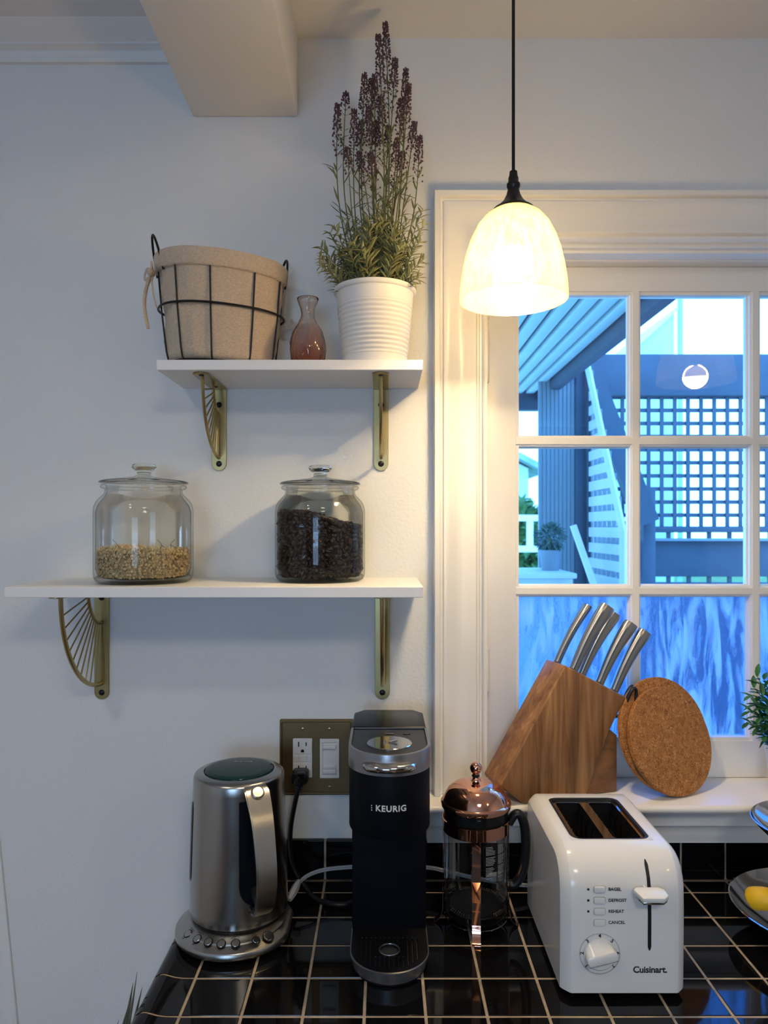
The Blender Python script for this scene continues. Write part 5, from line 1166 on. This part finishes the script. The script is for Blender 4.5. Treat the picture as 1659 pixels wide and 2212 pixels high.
# ------------------------------------------------------------------ two tier fruit stand with a banana
sx, sy = 0.655, -CD+1.075; fs = thing('fruit_stand', 'two tier polished steel fruit stand at the right edge of the worktop', 'fruit stand', (sx, sy, ZT))
def bowl(r, zr_, dp, name):
    o = [(0.0, zr_-dp), (r*0.35, zr_-dp*0.97), (r*0.62, zr_-dp*0.82), (r*0.83, zr_-dp*0.52), (r*0.95, zr_-dp*0.20), (r*1.0, zr_-0.001), (r*1.0, zr_), (r*0.985, zr_+0.0005)]
    i_ = [(a*0.985, z+0.0012) for a, z in o[:-2][::-1]]; i_[-1] = (0.0, zr_-dp+0.0012)
    return M().lathe(o+i_, (sx, sy), 72).build(name, polished, fs, 40)
bowl(0.130, ZT+0.046, 0.036, 'lower_bowl'); bowl(0.100, CZ-0.440, 0.036, 'upper_bowl')
M().lathe([(0.0, ZT+0.0003), (0.050, ZT+0.0003), (0.048, ZT+0.003), (0.018, ZT+0.0098), (0.0, ZT+0.0098)], (sx, sy), 40).build('foot', polished, fs)
M().tube([(sx, sy, ZT+0.009), (sx, sy, CZ-0.40)], 0.004, 12).build('centre_pole', polished, fs)
bn = thing('banana', 'ripe yellow banana lying in the lower bowl of the fruit stand', 'fruit', W(1650, 1945, 1.06))
P0 = [W(1624, 1943, 1.085), W(1632, 1941, 1.080), W(1645, 1941, 1.075), W(1680, 1944, 1.07), W(1730, 1932, 1.075), W(1775, 1905, 1.09), W(1792, 1890, 1.10)]
mb = M(); pth = bez(P0, 6); n_ = len(pth)
mb.tube(pth, [0.0165*min(1, max(0.3, 0.55+i/7))*(1 if i < n_-12 else max(0.28, (n_-i)/12)) for i in range(n_)], 12, flat=0.94).build('peel', banana_m, bn, 60); M().ball(P0[0]+Vector((0.001, 0, 0)), 0.0062, 8, 6, (0.6, 1, 1)).build('tip', tip_m, bn)

# ------------------------------------------------------------------ spiky plant rising behind the left edge of the worktop
gx, gy = -0.405, -0.33; gpz = 0.44
sd = thing('plant_stand', 'slim dark plant stand on the floor left of the worktop', 'plant stand', (gx, gy, 0))
M().lathe([(0.0, gpz-0.012), (0.075, gpz-0.012), (0.075, gpz-0.0005), (0.0, gpz-0.0005)], (gx, gy), 32).build('top', blk_matte, sd)
for i in range(3):
    a = 2*PI*i/3; M().tube([(gx+0.05*math.cos(a), gy+0.05*math.sin(a), gpz-0.012), (gx+0.085*math.cos(a), gy+0.085*math.sin(a), 0.005)], 0.006, 8).build('leg', blk_matte, sd)
sq = thing('spiky_plant', 'dull grey green spiky leaved plant peeking past the left worktop edge', 'plant', (gx, gy, gpz))
M().lathe([(0.0, gpz), (0.045, gpz), (0.062, gpz+0.11), (0.058, gpz+0.11), (0.055, gpz+0.10), (0, gpz+0.10)], (gx, gy), 32).build('pot', pot_m, sq, 50)
def blade(tip, w, base=None):
    b0 = Vector(base or (gx+R.uniform(-.03, .03), gy+R.uniform(-.03, .03), gpz+0.10)); tp = Vector(tip); mb = M(); k = 12; ax = (tp-b0); sd_ = Vector((1, 0.3, 0)).normalized()
    for i in range(k+1):
        t = i/k; c = b0+ax*t; ww = w*math.sin(PI*min(1, 0.25+0.75*t))*(1 if i % 2 else 0.72)
        mb.v += [c-sd_*ww, c+Vector((0, -0.002, 0)), c+sd_*ww]
    for i in range(k): q = i*3; mb.f += [[q, q+1, q+4, q+3], [q+1, q+2, q+5, q+4]]
    return mb.build('leaf', grey_leaf, sq, 0)
for px, py, w in ((297, 2098, 0.006), (288, 2122, 0.011), (285, 2148, 0.008), (281, 2180, 0.006), (257, 2202, 0.009), (308, 2130, 0.009)):
    blade(W(px, py, 0.955), w)
for i in range(8): a = R.uniform(0, 6.28); blade((gx+0.03*math.cos(a), gy+0.03*math.sin(a), gpz+R.uniform(0.2, 0.33)), 0.01)

# ------------------------------------------------------------------ unseen dark furniture added behind the camera to darken reflections in steel and copper
dwm = mat('added_dark_cabinet', (0.03, 0.028, 0.026), 0.35, rvar=0.05, vscale=10)
for x, w_, lb in ((1.0, 1.1, 'tall dark cabinet added unseen behind the camera, right of the rear window'), (-1.88, 0.40, 'narrow dark cabinet added unseen behind the camera, left of the rear window')):
    c = thing('added_tall_cabinet', lb, 'cabinet', (x+w_/2, -3.7, 0)); M().rbox(x, x+w_, -3.98, -3.45, 0.0, 2.2, 0.004).build('body', dwm, c)
    k = max(1, round(w_/0.45))
    for i in range(k): M().rbox(x+w_/k*i+0.004, x+w_/k*(i+1)-0.004, -3.449, -3.43, 0.1, 2.19, 0.003).build('door', dwm, c)
fr_ = thing('added_sideboard', 'unseen dark unit added below the rear window to darken reflections', 'added_sideboard', (-0.55, -3.7, 0)); M().rbox(-1.40, 0.9, -3.98, -3.50, 0.0, 0.72, 0.004).build('body', dwm, fr_)
for i in range(4): M().rbox(-1.395+0.572*i, -0.83+0.572*i, -3.499, -3.48, 0.08, 0.70, 0.003).build('door', dwm, fr_)

# ------------------------------------------------------------------ the porch and yard outside
pw_ = mat('porch_white', (0.62, 0.66, 0.70), 0.6, var=0.06, vscale=8)
pd_ = mat('porch_slate', (0.060, 0.085, 0.12), 0.6, var=0.1, vscale=8)
pm_ = mat('porch_grey', (0.24, 0.29, 0.33), 0.6, var=0.08, vscale=9)
pg_ = mat('porch_ceiling_green', (0.46, 0.60, 0.58), 0.5, var=0.06, vscale=6)
lawn = mat('lawn', (0.10, 0.20, 0.05), 0.9, var=0.4, vscale=3, bump=0.5, bscale=30)
deckm = mat('deck_board', (0.34, 0.38, 0.40), 0.7, var=0.2, vscale=12, stretch=(1, 12, 1))
gr_ = struct('ground', M().box(-30, 40, 4.2, 60, -0.35, -0.25), lawn, ang=0)
def Y(d): return d-CD
dk = thing('porch_deck', 'grey board porch deck below the kitchen window', 'deck', (1.0, 1.2, 0.2))
board0 = None
def copies(name, mk, m, parent, locs):
    o0 = None
    for l in locs:
        if o0 is None: o0 = mk().build(name, m, parent); v0 = Vector(l); o = o0; 
        else: o = o0.copy(); COL.objects.link(o); o.parent = parent
        o.location = Vector(l)-v0
    return o0
copies('deck_board', lambda: M().rbox(-1.2, 3.8, 0.14, 0.268, 0.17, 0.20, 0.003, 1), deckm, dk, [(0, 0.135*i, 0) for i in range(20)])
# roof boards run away from the house
rf_ = thing('porch_roof', 'pale green beadboard porch ceiling seen through the upper left panes', 'porch roof', (0, 1.1, CZ+0.63))
zc_ = CZ+0.627
copies('ceiling_board', lambda: M().bprism([(-0.9, zc_+0.020), (-0.9, zc_+0.003), (-0.896, zc_), (-0.864, zc_), (-0.860, zc_+0.003), (-0.860, zc_+0.020)], -Y(3.4), -0.13, 0.001, 1, FRONT), pg_, rf_, [(0.056*i, 0, 0) for i in range(29)])
M().box(-1.0, 0.76, 0.125, Y(3.42), zc_+0.021, zc_+0.10).build('roof_deck', pd_, rf_, 0)
M().rbox(0.722, 0.762, 0.125, Y(3.42), zc_-0.035, zc_+0.13, 0.003).build('fascia', pd_, rf_)
M().rbox(-1.0, 0.762, Y(3.40), Y(3.46), zc_-0.075, zc_+0.13, 0.003).build('eaves_beam', pd_, rf_)
# far lattice screen with header, rails, posts
ls = thing('lattice_screen', 'dark slate blue lattice screen across the far side of the porch', 'lattice', (2.2, Y(3.5), 0.2))
xl0, xl1 = 1.03, 3.70
M().rbox(1.02, xl1, Y(3.47), Y(3.57), CZ+0.630, CZ+0.829, 0.004).build('header_beam', pd_, ls)
nvx = int((xl1-xl0)/0.0634); off = 1.693-0.0317-0.0634*9
copies('vertical_slat', lambda: M().rbox(off-0.0095, off+0.0095, Y(3.50), Y(3.507), CZ-0.02, CZ+0.64, 0.001, 1), pd_, ls, [(0.0634*i, 0, 0) for i in range(42)])
zo = CZ+0.5975+0.0317
copies('horizontal_slat', lambda: M().rbox(xl0, xl1, Y(3.508), Y(3.515), zo-0.0095, zo+0.0095, 0.001, 1), pd_, ls, [(0, 0, -0.0634*i) for i in range(11)])
for a, b_, nm in ((CZ-0.025, CZ+0.002, 'rail'), (CZ-0.237, CZ-0.054, 'rail'), (0.2, CZ-0.266, 'skirt_board')): M().rbox(xl0, xl1, Y(3.48), Y(3.53), a, b_, 0.003).build(nm, pd_, ls)
M().rbox(xl0, xl1, Y(3.44), Y(3.54), CZ-0.066, CZ-0.053, 0.002).build('ledge', pm_, ls)
for zlo, zhi in ((CZ-0.0545, CZ-0.0245), (CZ-0.2665, CZ-0.2365)): copies('baluster', lambda: M().box(1.27, 1.285, Y(3.49), Y(3.51), zlo, zhi), pd_, ls, [(0.098*i, 0, 0) for i in range(24)])
M().rbox(1.205, 1.262, Y(3.36), Y(3.42), 0.2, CZ+0.18, 0.003).build('post', pd_, ls)
# side lattice, board wall, post and braces at the left
sl2 = thing('side_lattice', 'pale blue grey lattice panel running away from the house beside the porch wall', 'lattice', (0.88, Y(2.8), 0.2))
def dz(z): return 3.1-(0.714-z)/0.732*0.48 if z > -0.018 else 2.62     # near end of the panel at height z, along its sloping rail
for i in range(18):
    z = 0.62-0.064*i; M().rbox(0.872, 0.880, Y(dz(z+0.02)), Y(3.11), CZ+z-0.020, CZ+z+0.020, 0.001, 1).build('horizontal_slat', pw_, sl2)
for i in range(8):
    d = 3.08-0.060*i; zt2 = 0.714-(3.1-d)/0.48*0.732 if d > 2.63 else -0.02
    M().rbox(0.881, 0.888, Y(d)-0.018, Y(d)+0.018, CZ-0.50, CZ+min(0.68, zt2-0.02), 0.001, 1).build('vertical_slat', pm_, sl2)
M().tube([(0.866, Y(3.1), CZ+0.72), (0.866, Y(2.62), CZ-0.018), (0.866, Y(2.62), 0.2)], 0.014, 4).build('edge_rail', pw_, sl2, 0)
M().rbox(0.868, 0.892, Y(3.08), Y(3.13), 0.2, CZ+0.70, 0.002).build('post', pd_, sl2)
bw = thing('porch_end_wall', 'narrow grey vertical board wall at the left end of the porch', 'wall panel', (0.75, Y(3.15), 0.2))
copies('board', lambda: M().rbox(0.668, 0.6835, Y(3.12), Y(3.135), 0.2, CZ+0.69, 0.002, 1), pm_, bw, [(0.0175*i, 0, 0) for i in range(9)])
M().rbox(0.824, 0.862, Y(3.10), Y(3.15), 0.2, CZ+0.70, 0.003).build('corner_post', pd_, bw)
def beam(a, b_, w_, t_, m_, name, label):
    a, b_ = Vector(a), Vector(b_); d = (b_-a).normalized(); sd = d.cross(Vector((0, 1, 0))).normalized(); mb = M()
    vs = [p+sd*s_*w_/2+Vector((0, q*t_/2, 0)) for p in (a, b_) for s_ in (-1, 1) for q in (-1, 1)]
    mb.add(vs, [(0, 1, 3, 2), (4, 6, 7, 5), (0, 4, 5, 1), (2, 3, 7, 6), (0, 2, 6, 4), (1, 5, 7, 3)])
    return tag(mb.build(name, m_, None, 0, loc=b_), label, 'beam')
beam(W(1252, 755, 3.3), W(1398, 1130, 3.3), 0.098, 0.05, pd_, 'diagonal_brace', 'broad dark diagonal brace crossing the porch opening')
beam(W(1238, 1135, 2.56), W(1292+236, 1290+677, 2.53), 0.020, 0.02, pw_, 'diagonal_brace', 'short pale diagonal brace low beside the planter')
# planter with a round shrub on a low storage bench
bx_ = thing('storage_bench', 'pale blue storage bench on the porch under the planter', 'bench', (0.62, Y(2.75), 0.2))
M().rbox(0.40, 0.685, Y(2.62), Y(2.95), 0.2, CZ-0.185, 0.004).build('body', pw_, bx_); M().rbox(0.39, 0.695, Y(2.60), Y(2.97), CZ-0.1845, CZ-0.165, 0.004).build('lid', pw_, bx_)
shp = Vector((0.640, Y(2.78), CZ-0.1648)); sh = thing('round_shrub', 'round leafy shrub in a blue grey pot on the storage bench', 'plant', shp)
M().lathe([(0, shp.z), (0.032, shp.z), (0.043, shp.z+0.078), (0.039, shp.z+0.078), (0.037, shp.z+0.070), (0, shp.z+0.070)], (shp.x, shp.y), 28).build('pot', pm_, sh, 40)
sg = M()
for i in range(420):
    u = Vector((R.gauss(0, 1), R.gauss(0, 1), R.gauss(0, 1))).normalized(); leaf(sg, Vector((shp.x, shp.y, shp.z+0.125))+u*R.uniform(0.03, 0.052), u+Vector((R.uniform(-.6, .6), R.uniform(-.6, .6), R.uniform(-.2, .6))), 0.022, 0.010, 0.3)
sgo = sg.build('foliage', mat('shrub_leaf', (0.12, 0.22, 0.20), 0.6, var=0.4, vscale=60), sh, 0); sgo['kind'] = 'stuff'
M().tube([(shp.x, shp.y, shp.z+0.06), (shp.x, shp.y, shp.z+0.125)], 0.006, 8).build('stem', stem_m, sh)
# white railing, neighbouring houses, shrubs further away
wr = thing('garden_railing', 'white garden railing beyond the left end of the porch', 'railing', (1.5, Y(7.0), -0.25)); rw = mat('railing_white', (0.85, 0.87, 0.88), 0.5, var=0.02)
M().box(0.3, 2.4, Y(7.0), Y(7.06), CZ+0.06, CZ+0.12).build('rail', rw, wr, 0); M().box(0.3, 2.4, Y(7.0), Y(7.06), CZ-0.24, CZ-0.18).build('rail', rw, wr, 0)
for i in range(14): M().box(0.34+0.15*i, 0.40+0.15*i, Y(7.01), Y(7.05), -0.25 if i % 4 == 0 else CZ-0.2, CZ+0.08).build('baluster', rw, wr, 0)
sid = mat('house_siding', (0.82, 0.86, 0.86), 0.6, var=0.03, vscale=2); rfm = mat('house_roof', (0.42, 0.52, 0.52), 0.8, var=0.2, vscale=3); wnm = mat('house_window', (0.02, 0.04, 0.06), 0.1, rvar=0.02)
wnm2 = mat('pole_paint', (0.35, 0.60, 0.58), 0.6, rvar=0.03)
def house(x0, x1, d, zeave, zpeak, label, dep=6):
    h_ = thing('neighbour_house', label, 'house', ((x0+x1)/2, Y(d)+dep/2, -0.25)); xm = (x0+x1)/2
    M().add([(x0, Y(d), -0.25), (x1, Y(d), -0.25), (x1, Y(d), zeave), (xm, Y(d), zpeak), (x0, Y(d), zeave), (x0, Y(d)+dep, -0.25), (x1, Y(d)+dep, -0.25), (x1, Y(d)+dep, zeave), (xm, Y(d)+dep, zpeak), (x0, Y(d)+dep, zeave)],
            [(0, 1, 2, 3, 4), (5, 9, 8, 7, 6), (0, 4, 9, 5), (1, 6, 7, 2), (0, 5, 6, 1)]).build('wall', sid, h_, 0)
    for s_, xe in ((-1, x0), (1, x1)):
        a = Vector((xm, 0, zpeak+0.05)); b_ = Vector((xe+s_*0.35, 0, zeave-0.35*(zpeak-zeave)/(xm-x0)+0.05)); n_ = Vector((0, 0, 0.14))
        M().add([(p.x, y, p.z) for y in (Y(d)-0.4, Y(d)+dep+0.3) for p in (a, b_, b_+n_, a+n_)], [(0, 1, 2, 3), (4, 7, 6, 5), (0, 4, 5, 1), (1, 5, 6, 2), (2, 6, 7, 3), (3, 7, 4, 0)]).build('roof', rfm, h_, 0)
    for i in range(2):
        xw = x0+(x1-x0)*(0.28+0.44*i); f = M().rbox(xw-0.45, xw+0.45, Y(d)-0.06, Y(d)-0.001, 1.0, 2.3, 0.01).build('window', rw, h_); M().box(xw-0.37, xw+0.37, Y(d)-0.075, Y(d)-0.061, 1.08, 2.22).build('pane', wnm, f, 0)
    return h_
g0 = W(1456, 674, 13); g1 = W(1372, 756, 13); yy = Y(13)
hs = thing('neighbour_house', 'pale lean to shaped neighbouring house rising beyond the lattice', 'house', (g0.x-0.6, yy+1.5, -0.25))
M().add([(x, y, z) for y in (yy, yy+3) for x, z in ((g1.x, -0.25), (g0.x, -0.25), (g0.x, g0.z), (g1.x, g1.z))], [(0, 1, 2, 3), (7, 6, 5, 4), (0, 4, 5, 1), (1, 5, 6, 2), (2, 6, 7, 3), (3, 7, 4, 0)]).build('wall', mat('pale_render', (0.55, 0.72, 0.70), 0.6, var=0.03), hs, 0)
M().add([(x, y, z) for y in (yy-0.1, yy+3) for x, z in ((g1.x-0.1, g1.z-0.07), (g0.x+0.03, g0.z+0.01), (g0.x+0.03, g0.z+0.07), (g1.x-0.1, g1.z-0.01))], [(0, 1, 2, 3), (7, 6, 5, 4), (0, 4, 5, 1), (1, 5, 6, 2), (2, 6, 7, 3), (3, 7, 4, 0)]).build('roof', sid, hs, 0)
tag(M().tube([(g0.x+0.11, yy, -0.25), (g0.x+0.11, yy, g0.z+0.9)], 0.045, 10).build('utility_pole', wnm2, None, loc=(g0.x+0.11, yy, -0.25)), 'pale green utility pole beside the lean to house', 'pole')
house(-1.6, 3.4, 17, 2.9, 4.2, 'low white neighbouring house far behind the railing')
crn = mat('tree_leaf', (0.10, 0.22, 0.07), 0.8, var=0.5, vscale=4); brk = mat('bark', (0.12, 0.09, 0.07), 0.9, var=0.3)
for i, (x, d, z, r_, lb) in enumerate(((7.4, 10.5, 1.3, 0.9, 'broad garden shrub tree right of the gabled house'), (5.6, 9.0, 0.9, 0.6, 'low garden shrub in front of the gabled house'), (1.55, 9.5, 1.2, 0.8, 'bushy garden tree behind the white railing'), (9.6, 12.0, 1.8, 1.3, 'tall garden tree at the far right behind the lattice'))):
    tr_ = thing('garden_tree', lb, 'tree', (x, Y(d), -0.25)); M().tube([(x, Y(d), -0.25), (x, Y(d), z)], 0.08, 8).build('trunk', brk, tr_)
    f = M()
    for q in range(900):
        u = Vector((R.gauss(0, 1), R.gauss(0, 1), R.gauss(0, 1))).normalized(); leaf(f, Vector((x, Y(d), z))+Vector((u.x, u.y, u.z*0.85))*r_*R.uniform(0.6, 1), u+Vector((R.uniform(-1, 1), R.uniform(-1, 1), R.uniform(-1, 1))), 0.22, 0.13, 0.3, 2)
    f.build('crown', crn, tr_, 0)['kind'] = 'stuff'
